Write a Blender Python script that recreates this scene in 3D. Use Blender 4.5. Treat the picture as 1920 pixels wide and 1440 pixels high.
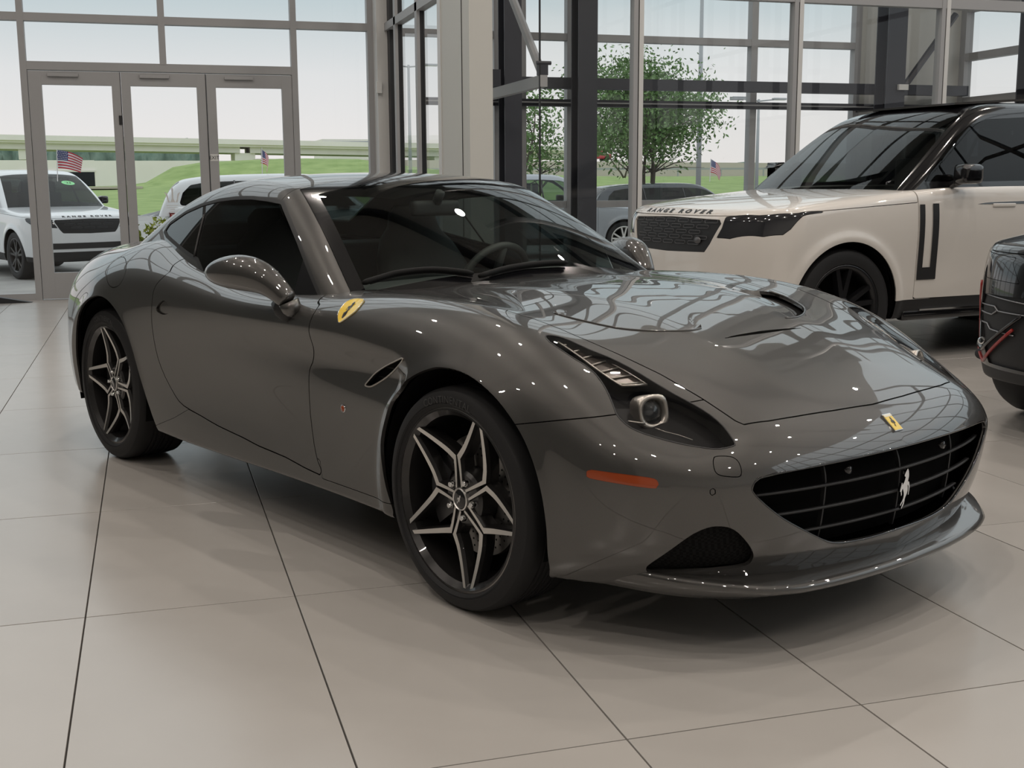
import bpy, bmesh, math, random
import numpy as np
from mathutils import Vector, Matrix

random.seed(7)
RNG = np.random.default_rng(11)
for _o in list(bpy.data.objects):
    bpy.data.objects.remove(_o, do_unlink=True)
SC = bpy.context.scene
COL = SC.collection
PI = math.pi

# ------------------------------------------------------------------ camera
# world: X along the floor tiles to the right, Y away from the camera, Z up (metres)
F_PX, CAM_YAW, CAM_PITCH, CAM_ROLL, CAM_H = 2238.03, 0.2921, 0.16715, 0.0052, 1.2709


def cam_axes():
    cy, sy = math.cos(CAM_YAW), math.sin(CAM_YAW)
    cp, sp = math.cos(CAM_PITCH), math.sin(CAM_PITCH)
    fwd = np.array([sy * cp, cy * cp, -sp])
    right = np.array([cy, -sy, 0.0])
    down = np.cross(fwd, right)
    cr, sr = math.cos(CAM_ROLL), math.sin(CAM_ROLL)
    return cr * right + sr * down, -sr * right + cr * down, fwd


CR, CD, CF = cam_axes()
cam = bpy.data.cameras.new('camera')
cam.sensor_width = 36.0
cam.sensor_fit = 'HORIZONTAL'
cam.lens = F_PX / 1920 * 36.0
cam.clip_end = 2000
cam_ob = bpy.data.objects.new('camera', cam)
COL.objects.link(cam_ob)
_m = Matrix.Identity(4)
for _i in range(3):
    _m[_i][0] = CR[_i]; _m[_i][1] = -CD[_i]; _m[_i][2] = -CF[_i]
_m[2][3] = CAM_H
cam_ob.matrix_world = _m
SC.camera = cam_ob

# ------------------------------------------------------------------ look
SC.view_settings.view_transform = 'Standard'
SC.view_settings.look = 'None'
SC.view_settings.gamma = 1
SC.view_settings.use_curve_mapping = False
SC.view_settings.exposure = 0.08

# ------------------------------------------------------------------ sky: bright overcast with soft clouds
world = bpy.data.worlds.new('sky')
SC.world = world
world.use_nodes = True
_nt = world.node_tree
_nt.nodes.clear()
_out = _nt.nodes.new('ShaderNodeOutputWorld')
_bg = _nt.nodes.new('ShaderNodeBackground')
_tc = _nt.nodes.new('ShaderNodeTexCoord')
_sep = _nt.nodes.new('ShaderNodeSeparateXYZ')
_ramp = _nt.nodes.new('ShaderNodeValToRGB')
_map = _nt.nodes.new('ShaderNodeMapping')
_map.inputs['Scale'].default_value = (1.0, 1.0, 2.6)
_noise = _nt.nodes.new('ShaderNodeTexNoise')
_noise.inputs['Scale'].default_value = 2.3
_noise.inputs['Detail'].default_value = 4
_noise.inputs['Roughness'].default_value = 0.5
_cr = _nt.nodes.new('ShaderNodeValToRGB')
_cr.color_ramp.elements[0].position = 0.50
_cr.color_ramp.elements[1].position = 0.72
_cr.color_ramp.elements[1].color = (0.55, 0.55, 0.55, 1)
_mix = _nt.nodes.new('ShaderNodeMixRGB')
_mix.inputs[2].default_value = (0.93, 0.90, 0.88, 1)
_ramp.color_ramp.elements[0].position = 0.0
_ramp.color_ramp.elements[0].color = (0.88, 0.83, 0.81, 1)
_ramp.color_ramp.elements[1].position = 0.45
_ramp.color_ramp.elements[1].color = (0.92, 1.0, 1.04, 1)
_e = _ramp.color_ramp.elements.new(0.085)
_e.color = (0.76, 0.765, 0.775, 1)
_e = _ramp.color_ramp.elements.new(0.15)
_e.color = (0.52, 0.61, 0.645, 1)
_l = _nt.links.new
_l(_tc.outputs['Generated'], _sep.inputs[0])
_l(_sep.outputs['Z'], _ramp.inputs[0])
_l(_tc.outputs['Generated'], _map.inputs[0])
_l(_map.outputs[0], _noise.inputs['Vector'])
_l(_noise.outputs['Fac'], _cr.inputs[0])
_l(_cr.outputs[0], _mix.inputs[0])
_l(_ramp.outputs[0], _mix.inputs[1])
_l(_mix.outputs[0], _bg.inputs[0])
_bg.inputs[1].default_value = 1.0
_l(_bg.outputs[0], _out.inputs[0])

# ------------------------------------------------------------------ generic helpers
MATS = {}


def mat(name, color=(0.5, 0.5, 0.5), rough=0.5, metal=0.0, coat=0.0, coat_rough=0.03, spec=0.5, emit=None, emit_s=1.0, trans=0.0, ior=1.5, build=None):
    if name in MATS:
        return MATS[name]
    m = bpy.data.materials.new(name)
    m.use_nodes = True
    nt = m.node_tree
    b = nt.nodes['Principled BSDF']
    b.inputs['Base Color'].default_value = (*color, 1)
    b.inputs['Roughness'].default_value = rough
    b.inputs['Metallic'].default_value = metal
    b.inputs['Coat Weight'].default_value = coat
    b.inputs['Coat Roughness'].default_value = coat_rough
    b.inputs['Specular IOR Level'].default_value = spec
    b.inputs['IOR'].default_value = ior
    b.inputs['Transmission Weight'].default_value = trans
    if emit:
        b.inputs['Emission Color'].default_value = (*emit, 1)
        b.inputs['Emission Strength'].default_value = emit_s
    if build:
        build(nt, b)
    MATS[name] = m
    return m


def thin_glass(name, tint=(1, 1, 1), ior=1.5, rough=0.0, opacity=0.0, body=(0.02, 0.02, 0.02)):
    """single-sheet glazing: tinted see-through plus a mirror coat with Fresnel"""
    if name in MATS:
        return MATS[name]
    m = bpy.data.materials.new(name)
    m.use_nodes = True
    nt = m.node_tree
    nt.nodes.clear()
    out = nt.nodes.new('ShaderNodeOutputMaterial')
    tr = nt.nodes.new('ShaderNodeBsdfTransparent'); tr.inputs[0].default_value = (*tint, 1)
    gl = nt.nodes.new('ShaderNodeBsdfGlossy'); gl.inputs['Roughness'].default_value = rough
    fr = nt.nodes.new('ShaderNodeFresnel'); fr.inputs['IOR'].default_value = ior
    mx = nt.nodes.new('ShaderNodeMixShader')
    l = nt.links.new
    geo = nt.nodes.new('ShaderNodeNewGeometry')
    mr = nt.nodes.new('ShaderNodeMix'); mr.data_type = 'FLOAT'
    mr.inputs[2].default_value = ior; mr.inputs[3].default_value = 1.0 / ior      # same mirror from both sides
    l(geo.outputs['Backfacing'], mr.inputs[0])
    l(mr.outputs[0], fr.inputs['IOR'])
    base = tr.outputs[0]
    if opacity > 0:
        df = nt.nodes.new('ShaderNodeBsdfDiffuse'); df.inputs[0].default_value = (*body, 1)
        m2 = nt.nodes.new('ShaderNodeMixShader'); m2.inputs[0].default_value = opacity
        l(tr.outputs[0], m2.inputs[1]); l(df.outputs[0], m2.inputs[2])
        base = m2.outputs[0]
    l(fr.outputs[0], mx.inputs[0]); l(base, mx.inputs[1]); l(gl.outputs[0], mx.inputs[2])
    l(mx.outputs[0], out.inputs[0])
    MATS[name] = m
    return m


def tag(o, label=None, cat=None, group=None, kind=None):
    if label: o['label'] = label
    if cat: o['category'] = cat
    if group: o['group'] = group
    if kind: o['kind'] = kind
    return o


def empty(name, loc=(0, 0, 0), rz=0.0, parent=None):
    o = bpy.data.objects.new(name, None)
    o.empty_display_size = 0.2
    COL.objects.link(o)
    o.location = loc
    o.rotation_euler = (0, 0, rz)
    if parent: o.parent = parent
    return o


def mk(name, V, F, m, parent=None, smooth=False, normals=None, loc=None, rz=None):
    me = bpy.data.meshes.new(name)
    V = np.asarray(V, float)
    me.from_pydata([tuple(v) for v in V.tolist()], [], [tuple(int(i) for i in f) for f in F])
    if isinstance(m, (list, tuple)):
        for x in m: me.materials.append(x)
    elif m is not None:
        me.materials.append(m)
    if smooth or normals is not None:
        me.polygons.foreach_set('use_smooth', np.ones(len(me.polygons), bool))
    if normals is not None:
        me.normals_split_custom_set_from_vertices([tuple(n) for n in np.asarray(normals).tolist()])
    me.update()
    o = bpy.data.objects.new(name, me)
    COL.objects.link(o)
    if parent: o.parent = parent
    if loc is not None: o.location = loc
    if rz is not None: o.rotation_euler = (0, 0, rz)
    return o


class MB:
    """collects simple shapes and links them as one mesh object"""
    def __init__(s): s.v = []; s.f = []

    def add(s, V, F):
        n = len(s.v); s.v += [tuple(map(float, q)) for q in V]; s.f += [tuple(i + n for i in f) for f in F]; return s

    def box(s, x0, x1, y0, y1, z0, z1):
        x0, x1 = sorted((x0, x1)); y0, y1 = sorted((y0, y1)); z0, z1 = sorted((z0, z1))
        return s.add([(x0, y0, z0), (x1, y0, z0), (x1, y1, z0), (x0, y1, z0), (x0, y0, z1), (x1, y0, z1), (x1, y1, z1), (x0, y1, z1)],
                     [(0, 3, 2, 1), (4, 5, 6, 7), (0, 1, 5, 4), (1, 2, 6, 5), (2, 3, 7, 6), (3, 0, 4, 7)])

    def bbox(s, x0, x1, y0, y1, z0, z1, b=0.01, seg=2):
        bm = bmesh.new()
        bmesh.ops.create_cube(bm, size=1)
        for v in bm.verts:
            v.co = Vector(((x0 + x1) / 2 + v.co.x * (x1 - x0), (y0 + y1) / 2 + v.co.y * (y1 - y0), (z0 + z1) / 2 + v.co.z * (z1 - z0)))
        bmesh.ops.bevel(bm, geom=list(bm.edges), offset=b, segments=seg, affect='EDGES', profile=0.6)
        bm.verts.index_update()
        s.add([v.co[:] for v in bm.verts], [[v.index for v in f.verts] for f in bm.faces])
        bm.free(); return s

    def tube(s, pts, r, n=10, cap=True):
        P = [np.array(q, float) for q in pts]
        rr = r if hasattr(r, '__len__') else [r] * len(P)
        V = []; F = []
        up = None
        for i, q in enumerate(P):
            d = P[min(i + 1, len(P) - 1)] - P[max(i - 1, 0)]
            d = d / (np.linalg.norm(d) + 1e-12)
            if up is None:
                up = np.array([0, 0, 1.0]) if abs(d[2]) < .9 else np.array([1.0, 0, 0])
            a = np.cross(d, up); a /= np.linalg.norm(a) + 1e-12
            b = np.cross(a, d); up = b
            for k in range(n):
                t = 2 * PI * k / n
                V.append(q + rr[i] * (math.cos(t) * a + math.sin(t) * b))
        for i in range(len(P) - 1):
            for k in range(n):
                k2 = (k + 1) % n
                F.append((i * n + k, i * n + k2, (i + 1) * n + k2, (i + 1) * n + k))
        if cap:
            F.append(tuple(range(n))[::-1]); F.append(tuple((len(P) - 1) * n + k for k in range(n)))
        return s.add(V, F)

    def lathe(s, prof, n=32, axis='y', c=(0, 0, 0), a0=0.0, a1=2 * PI):
        """prof: (radius, along-axis) pairs"""
        V = []; F = []
        full = abs(a1 - a0 - 2 * PI) < 1e-6
        m = n if full else n + 1
        for r, h in prof:
            for k in range(m):
                t = a0 + (a1 - a0) * k / n
                u, w = r * math.cos(t), r * math.sin(t)
                V.append((c[0] + u, c[1] + h, c[2] + w) if axis == 'y' else (c[0] + u, c[1] + w, c[2] + h) if axis == 'z' else (c[0] + h, c[1] + u, c[2] + w))
        for i in range(len(prof) - 1):
            for k in range(n):
                k2 = (k + 1) % m
                F.append((i * m + k, i * m + k2, (i + 1) * m + k2, (i + 1) * m + k))
        return s.add(V, F)

    def prism(s, poly, h0, h1, axis='z'):
        """extrude a 2D polygon between two levels along an axis"""
        n = len(poly)
        def put(a, b, h): return (a, b, h) if axis == 'z' else (a, h, b) if axis == 'y' else (h, a, b)
        V = [put(a, b, h0) for a, b in poly] + [put(a, b, h1) for a, b in poly]
        F = [tuple(range(n))[::-1], tuple(range(n, 2 * n))] + [(i, (i + 1) % n, n + (i + 1) % n, n + i) for i in range(n)]
        return s.add(V, F)

    def build(s, name, m, parent=None, smooth=False, loc=None, rz=None, sharp=None):
        o = mk(name, s.v, s.f, m, parent, smooth, loc=loc, rz=rz)
        bm = bmesh.new(); bm.from_mesh(o.data)
        bmesh.ops.recalc_face_normals(bm, faces=bm.faces)
        if smooth and sharp:
            for e in bm.edges:
                if len(e.link_faces) == 2 and e.calc_face_angle(0) > sharp: e.smooth = False
        bm.to_mesh(o.data); bm.free()
        return o


def text_mesh(s, size, name='lettering', extrude=0.0, spacing=1.0, align='CENTER', sx=1.0, bold=0.0):
    """text as plain mesh data: returns verts (x right, y up) and faces"""
    cu = bpy.data.curves.new('t', 'FONT')
    cu.body = s; cu.size = size; cu.extrude = extrude; cu.align_x = align; cu.align_y = 'CENTER'; cu.space_character = spacing
    cu.resolution_u = 3; cu.offset = bold
    o = bpy.data.objects.new('t', cu); COL.objects.link(o)
    dg = bpy.context.evaluated_depsgraph_get()
    me = o.evaluated_get(dg).to_mesh()
    V = np.array([v.co[:] for v in me.vertices]) if len(me.vertices) else np.zeros((0, 3))
    F = [tuple(f.vertices) for f in me.polygons]
    o.evaluated_get(dg).to_mesh_clear()
    bpy.data.objects.remove(o, do_unlink=True); bpy.data.curves.remove(cu)
    V = V * np.array([sx, 1, 1])
    return V, F


# ------------------------------------------------------------------ surface toolkit: splines, implicit bodies, panel cutting
class NS:
    """natural cubic spline operator on fixed knots"""
    def __init__(s, X):
        s.X = np.asarray(X, float); n = len(s.X); h = np.diff(s.X)
        A = np.eye(n); B = np.zeros((n, n))
        for i in range(1, n - 1):
            A[i, i - 1] = h[i - 1]; A[i, i] = 2 * (h[i - 1] + h[i]); A[i, i + 1] = h[i]
            B[i, i - 1] = 6 / h[i - 1]; B[i, i] = -6 / h[i - 1] - 6 / h[i]; B[i, i + 1] = 6 / h[i]
        s.M = np.linalg.solve(A, B); s.h = h

    def loc(s, x):
        x = np.clip(x, s.X[0], s.X[-1])
        i = np.clip(np.searchsorted(s.X, x) - 1, 0, len(s.X) - 2)
        h = s.h[i]; b = (x - s.X[i]) / h; a = 1 - b
        return i, a, b, (a ** 3 - a) * h * h / 6, (b ** 3 - b) * h * h / 6


class Spl:
    def __init__(s, X, Y): s.n = NS(X); s.Y = np.asarray(Y, float); s.D = s.n.M @ s.Y

    def __call__(s, x):
        i, a, b, c, d = s.n.loc(np.asarray(x, float))
        return a * s.Y[i] + b * s.Y[i + 1] + c * s.D[i] + d * s.D[i + 1]


class Tab:
    """tensor spline over a table of values, rows along x, columns along the second axis"""
    def __init__(s, X, Z, T):
        s.nx = NS(X); s.nz = NS(Z); s.T = np.asarray(T, float); s.D = s.nx.M @ s.T

    def __call__(s, x, z):
        i, a, b, c, d = s.nx.loc(x)
        R = a[:, None] * s.T[i] + b[:, None] * s.T[i + 1] + c[:, None] * s.D[i] + d[:, None] * s.D[i + 1]
        DR = R @ s.nz.M.T
        j, a, b, c, d = s.nz.loc(z)
        k = np.arange(len(j))
        return a * R[k, j] + b * R[k, j + 1] + c * DR[k, j] + d * DR[k, j + 1]


def smax(a, b, k):
    h = np.clip(0.5 + 0.5 * (a - b) / k, 0, 1)
    return b * (1 - h) + a * h + k * h * (1 - h)


def grad(F, P, e=1e-4):
    G = np.zeros_like(P)
    for i in range(3):
        d = np.zeros(3); d[i] = e
        G[:, i] = (F(P + d) - F(P - d)) / (2 * e)
    n = np.linalg.norm(G, axis=1, keepdims=True)
    return G / np.maximum(n, 1e-9)


def implicit_half(F, x0, x1, sx0, sx1, ymax, z0, z1, zs, step=0.012, stepx=None, faces=('side', 'top', 'front', 'rear', 'bottom')):
    """mesh of the half y<=0 of an implicit body, cast from the spine y=0,z=zs, sx0<x<sx1"""
    stepx = stepx or step
    X = np.linspace(x0, x1, int((x1 - x0) / stepx) + 1)
    Y = np.linspace(0, -ymax, int(ymax / step) + 1)
    Z = np.linspace(z0, z1, int((z1 - z0) / step) + 1)
    grids = []
    if 'side' in faces: a, b = np.meshgrid(X, Z, indexing='ij'); grids.append((np.stack([a, np.full_like(a, -ymax), b], -1), False))
    if 'top' in faces: a, b = np.meshgrid(X, Y, indexing='ij'); grids.append((np.stack([a, b, np.full_like(a, z1)], -1), True))
    if 'bottom' in faces: a, b = np.meshgrid(X, Y, indexing='ij'); grids.append((np.stack([a, b, np.full_like(a, z0)], -1), False))
    if 'front' in faces: a, b = np.meshgrid(Y, Z, indexing='ij'); grids.append((np.stack([np.full_like(a, x1), a, b], -1), True))
    if 'rear' in faces: a, b = np.meshgrid(Y, Z, indexing='ij'); grids.append((np.stack([np.full_like(a, x0), a, b], -1), False))
    VS = []; TS = []; n = 0
    for G, flip in grids:
        nu, nv = G.shape[:2]
        idx = np.arange(nu * nv).reshape(nu, nv)
        q = np.stack([idx[:-1, :-1], idx[1:, :-1], idx[1:, 1:], idx[:-1, 1:]], -1).reshape(-1, 4)
        t = np.concatenate([q[:, [0, 1, 2]], q[:, [0, 2, 3]]])
        VS.append(G.reshape(-1, 3)); TS.append(t + n); n += nu * nv
    P = np.concatenate(VS); T = np.concatenate(TS)
    key = np.round(P * 1e5).astype(np.int64)
    _, fi, inv = np.unique(key, axis=0, return_index=True, return_inverse=True)
    P = P[fi]; T = inv.reshape(-1)[T]
    T = T[(T[:, 0] != T[:, 1]) & (T[:, 1] != T[:, 2]) & (T[:, 0] != T[:, 2])]
    S = np.stack([np.clip(P[:, 0], sx0, sx1), np.zeros(len(P)), np.full(len(P), zs)], -1)
    D = P - S
    lo = np.full(len(P), 0.02); hi = np.full(len(P), 1.6)
    for _ in range(26):
        m = 0.5 * (lo + hi)
        ins = F(S + D * m[:, None]) < 0
        lo = np.where(ins, m, lo); hi = np.where(ins, hi, m)
    V = S + D * (0.5 * (lo + hi))[:, None]
    V[np.abs(P[:, 1]) < 1e-9, 1] = 0.0
    N = grad(F, V)
    fn = np.cross(V[T[:, 1]] - V[T[:, 0]], V[T[:, 2]] - V[T[:, 0]])
    bad = np.einsum('ij,ij->i', fn, N[T[:, 0]]) < 0
    T[bad] = T[bad][:, ::-1]
    return V, N, T


def compact(M):
    V, N, T = M
    u, inv = np.unique(T, return_inverse=True)
    return V[u], N[u], inv.reshape(T.shape)


def cut(M, s):
    """split a triangle mesh along the zero line of the vertex field s -> (inside s<0, outside)"""
    V, N, T = M
    s = np.where(np.abs(s) < 1e-7, 1e-7, s)
    neg = s < 0
    cnt = neg[T].sum(1)
    Tin = [T[cnt == 3]]; Tout = [T[cnt == 0]]
    X = T[(cnt == 1) | (cnt == 2)]
    if len(X):
        c = neg[X].sum(1)
        odd = np.where((c == 1)[:, None], neg[X], ~neg[X])
        k = odd.argmax(1); r = np.arange(len(X))
        a = X[r, k]; b = X[r, (k + 1) % 3]; d = X[r, (k + 2) % 3]
        e = np.concatenate([np.stack([a, b], 1), np.stack([a, d], 1)])
        es = np.sort(e, 1)
        ue, inv = np.unique(es, axis=0, return_inverse=True); inv = inv.reshape(-1)
        t = (s[ue[:, 0]] / (s[ue[:, 0]] - s[ue[:, 1]]))[:, None]
        nv = V[ue[:, 0]] * (1 - t) + V[ue[:, 1]] * t
        nn = N[ue[:, 0]] * (1 - t) + N[ue[:, 1]] * t
        nn /= np.maximum(np.linalg.norm(nn, axis=1, keepdims=True), 1e-9)
        base = len(V)
        V = np.concatenate([V, nv]); N = np.concatenate([N, nn])
        p = base + inv[:len(X)]; q = base + inv[len(X):]
        tri = np.stack([a, p, q], 1); quad = np.concatenate([np.stack([p, b, d], 1), np.stack([p, d, q], 1)])
        one = c == 1; one2 = np.concatenate([one, one])
        Tin += [tri[one], quad[~one2]]; Tout += [tri[~one], quad[one2]]
    return compact((V, N, np.concatenate(Tin))), compact((V, N, np.concatenate(Tout)))


def sdf_poly(P, poly):
    """signed distance (negative inside) of 2D points to a closed polygon"""
    poly = np.asarray(poly, float); n = len(poly)
    d = np.full(len(P), 1e9); ins = np.zeros(len(P), bool)
    for i in range(n):
        a = poly[i]; b = poly[(i + 1) % n]
        ab = b - a
        t = np.clip(((P - a) @ ab) / (ab @ ab + 1e-15), 0, 1)
        d = np.minimum(d, np.hypot(*(P - a - t[:, None] * ab).T))
        c = ((a[1] > P[:, 1]) != (b[1] > P[:, 1]))
        xi = (b[0] - a[0]) * (P[:, 1] - a[1]) / (b[1] - a[1] + 1e-15) + a[0]
        ins ^= c & (P[:, 0] < xi)
    return np.where(ins, -d, d)


def sdf_line(P, line):
    """signed distance to an open polyline, positive on its left"""
    line = np.asarray(line, float)
    d = np.full(len(P), 1e9); sg = np.ones(len(P))
    for i in range(len(line) - 1):
        a = line[i]; b = line[i + 1]; ab = b - a; L2 = ab @ ab + 1e-15
        t0 = ((P - a) @ ab) / L2
        t = np.clip(t0, -1e9 if i == 0 else 0, 1e9 if i == len(line) - 2 else 1)
        q = P - a - t[:, None] * ab
        dd = np.hypot(*q.T)
        s = np.sign(ab[0] * (P[:, 1] - a[1]) - ab[1] * (P[:, 0] - a[0]))
        m = dd < d - 1e-9
        d = np.where(m, dd, d); sg = np.where(m, s, sg)
    return d * sg


def smooth_poly(pts, n=4, closed=True):
    """Catmull-Rom refinement of a polyline"""
    P = np.asarray(pts, float); m = len(P); out = []
    for i in range(m if closed else m - 1):
        p0 = P[(i - 1) % m] if closed or i > 0 else P[0]
        p1 = P[i]; p2 = P[(i + 1) % m]
        p3 = P[(i + 2) % m] if closed or i + 2 < m else P[-1]
        for k in range(n):
            t = k / n
            out.append(0.5 * ((2 * p1) + (-p0 + p2) * t + (2 * p0 - 5 * p1 + 4 * p2 - p3) * t * t + (-p0 + 3 * p1 - 3 * p2 + p3) * t ** 3))
    if not closed: out.append(P[-1])
    return np.array(out)


def mirror(M):
    V, N, T = M
    return V * [1, -1, 1], N * [1, -1, 1], T[:, ::-1]


def join(*Ms):
    V = []; N = []; T = []; n = 0
    for v, nn, t in Ms:
        V.append(v); N.append(nn); T.append(t + n); n += len(v)
    return np.concatenate(V), np.concatenate(N), np.concatenate(T)


def both(M):
    """half mesh -> whole mesh, welded on the centre plane"""
    V, N, T = M
    V2, N2, T2 = mirror(M)
    on = np.abs(V[:, 1]) < 1e-6
    mp = np.where(on, np.arange(len(V)), 0)
    k = np.cumsum(~on) - 1 + len(V)
    mp = np.where(on, np.arange(len(V)), k)
    N = N.copy(); N[on, 1] = 0; N /= np.maximum(np.linalg.norm(N, axis=1, keepdims=True), 1e-9)
    return np.concatenate([V, V2[~on]]), np.concatenate([N, N2[~on]]), np.concatenate([T, mp[T2]])


def edge_lip(M, depth, skip=None):
    """fold the open borders inwards so that a panel shows its thickness"""
    V, N, T = M
    e = np.concatenate([T[:, [0, 1]], T[:, [1, 2]], T[:, [2, 0]]])
    es = np.sort(e, 1)
    _, inv, cnt = np.unique(es, axis=0, return_inverse=True, return_counts=True)
    b = e[cnt[inv.reshape(-1)] == 1]
    if skip is not None and len(b):
        b = b[~(skip(V[b[:, 0]]) & skip(V[b[:, 1]]))]
    if not len(b): return M
    A = V[b[:, 0]]; B = V[b[:, 1]]
    A2 = A - N[b[:, 0]] * depth; B2 = B - N[b[:, 1]] * depth
    nn = np.cross(B - A, A2 - A); nn /= np.maximum(np.linalg.norm(nn, axis=1, keepdims=True), 1e-9)
    k = len(b); n = len(V)
    V2 = np.concatenate([V, A, B, B2, A2]); N2 = np.concatenate([N, -nn, -nn, -nn, -nn])
    i = np.arange(k)
    T2 = np.concatenate([T, np.stack([n + i + k, n + i, n + i + 3 * k], 1), np.stack([n + i + k, n + i + 3 * k, n + i + 2 * k], 1)])
    return V2, N2, T2


def surf(name, M, m, parent=None, lip=0.0, skip=None):
    if len(M[2]) == 0: return None
    if lip: M = edge_lip(M, lip, skip)
    return mk(name, M[0], M[2], m, parent, normals=M[1])


def offset(M, d): return M[0] + M[1] * d, M[1], M[2]


def flip(M): return M[0], -M[1], M[2][:, ::-1]
# ------------------------------------------------------------------ ceiling downlights (warm)
LAMP_COL = (1.0, 0.905, 0.815)
_n = 0
for _x in np.arange(-6.2, 12.5, 3.5):
    for _y in np.arange(-3.6, 10.5, 3.4):
        _ld = bpy.data.lights.new('downlight', 'AREA')
        _ld.shape = 'DISK'; _ld.size = 0.16; _ld.energy = 45; _ld.color = LAMP_COL; _ld.spread = math.radians(175)
        _lo = bpy.data.objects.new('downlight', _ld); COL.objects.link(_lo)
        _jx, _jy = RNG.uniform(-0.6, 0.6, 2)
        _lo.location = (_x + _jx, _y + _jy, 7.6)
        _n += 1
# ================================================================== showroom shell
TX, TY, OX, OY = 0.6192, 1.2151, -0.2438, 2.4005
YW = 14.35            # street front
CEIL = 9.0
XL, XR, YB = -8.5, 13.2, -9.0


def m_tile(nt, b):
    tc = nt.nodes.new('ShaderNodeTexCoord')
    oi = nt.nodes.new('ShaderNodeObjectInfo')
    n = nt.nodes.new('ShaderNodeTexNoise'); n.inputs['Scale'].default_value = 2.2; n.inputs['Detail'].default_value = 6
    nt.links.new(tc.outputs['Object'], n.inputs['Vector'])
    r = nt.nodes.new('ShaderNodeValToRGB')
    r.color_ramp.elements[0].color = (0.39, 0.37, 0.345, 1); r.color_ramp.elements[1].color = (0.45, 0.43, 0.405, 1)
    nt.links.new(n.outputs['Fac'], r.inputs[0])
    hv = nt.nodes.new('ShaderNodeHueSaturation')
    mr = nt.nodes.new('ShaderNodeMapRange'); mr.inputs[3].default_value = 0.95; mr.inputs[4].default_value = 1.04
    nt.links.new(oi.outputs['Random'], mr.inputs[0]); nt.links.new(mr.outputs[0], hv.inputs['Value'])
    nt.links.new(r.outputs[0], hv.inputs['Color']); nt.links.new(hv.outputs[0], b.inputs['Base Color'])
    n2 = nt.nodes.new('ShaderNodeTexNoise'); n2.inputs['Scale'].default_value = 9; n2.inputs['Detail'].default_value = 5
    m2 = nt.nodes.new('ShaderNodeMapRange'); m2.inputs[3].default_value = 0.22; m2.inputs[4].default_value = 0.26
    nt.links.new(tc.outputs['Object'], n2.inputs['Vector']); nt.links.new(n2.outputs['Fac'], m2.inputs[0]); nt.links.new(m2.outputs[0], b.inputs['Roughness'])
    b.inputs['Specular IOR Level'].default_value = 1.0


M_TILE = mat('porcelain_floor_tile', (0.43, 0.40, 0.37), 0.34, build=m_tile)
M_GROUT = mat('dark_grout', (0.06, 0.055, 0.05), 0.8)
M_FRAME = mat('grey_aluminium_frame', (0.34, 0.342, 0.35), 0.45, metal=0.0)
M_FRAMEL = mat('pale_aluminium_frame', (0.62, 0.62, 0.61), 0.4, metal=0.0)
M_GASKET_SHADE = mat('black_gasket_and_shade', (0.012, 0.013, 0.016), 0.5)  # black of the seals; also paints shaded mullion sides in the return wall
M_STEEL = mat('charcoal_painted_steel', (0.035, 0.037, 0.048), 0.45)
M_PANEL = mat('pale_grey_cladding', (0.55, 0.55, 0.52), 0.55)
M_WALL = mat('grey_plaster', (0.55, 0.54, 0.525), 0.8)
M_WALLD = mat('dark_wall_paint', (0.10, 0.105, 0.10), 0.7)
M_CEIL = mat('ceiling_paint', (0.42, 0.41, 0.39), 0.9)
M_PANE = thin_glass('window_pane', (0.95, 0.96, 0.955), 1.45)

floor = tag(MB().box(XL, XR, YB, YW + 0.1, -0.20, -0.008).build('floor', M_GROUT), kind='structure')
tile_me = None
g = 0.0024


def tile_at(c, k, name='floor_tile'):
    global tile_me
    if tile_me is None:
        a, b, e = TX / 2 - g, TY / 2 - g, 0.0005
        V = [(-a, -b, -0.009), (a, -b, -0.009), (a, b, -0.009), (-a, b, -0.009), (-a, -b, -e), (a, -b, -e), (a, b, -e), (-a, b, -e), (-a + e, -b + e, 0), (a - e, -b + e, 0), (a - e, b - e, 0), (-a + e, b - e, 0)]
        F = [(8, 9, 10, 11)] + [(i, (i + 1) % 4, 4 + (i + 1) % 4, 4 + i) for i in range(4)] + [(4 + i, 4 + (i + 1) % 4, 8 + (i + 1) % 4, 8 + i) for i in range(4)]
        o = mk(name, V, F, M_TILE, floor)
        tile_me = o.data
    else:
        o = bpy.data.objects.new(name, tile_me); COL.objects.link(o); o.parent = floor
    o.location = (OX + (c + 0.5) * TX, OY + (k + 0.5) * TY, 0)
    return o


# tiles that show in the photo one by one, the rest of the floor as one part
shown = set(); rest = []
kmax = int((YW - OY) / TY)
for k in range(-10, kmax + 1):
    for c in range(-14, 22):
        x, y = OX + (c + 0.5) * TX, OY + (k + 0.5) * TY
        if not (XL < x < XR and YB < y < YW): continue
        v = np.array([x, y, -CAM_H]); d = v @ CF
        vis = d > 0.5 and abs(v @ CR) / d < 0.50 and (v @ CD) / d < 0.42
        if vis and y < 14 and len(shown) < 300: shown.add((c, k))
        else: rest.append((c, k))
for c, k in sorted(shown): tile_at(c, k)
mb = MB()
for c, k in rest:
    x, y = OX + (c + 0.5) * TX, OY + (k + 0.5) * TY
    mb.box(x - TX / 2 + g, x + TX / 2 - g, y - TY / 2 + g, min(y + TY / 2 - g, YW), -0.009, 0)
tag(mb.build('floor_tiles_beyond', M_TILE, floor), kind='stuff')

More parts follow.
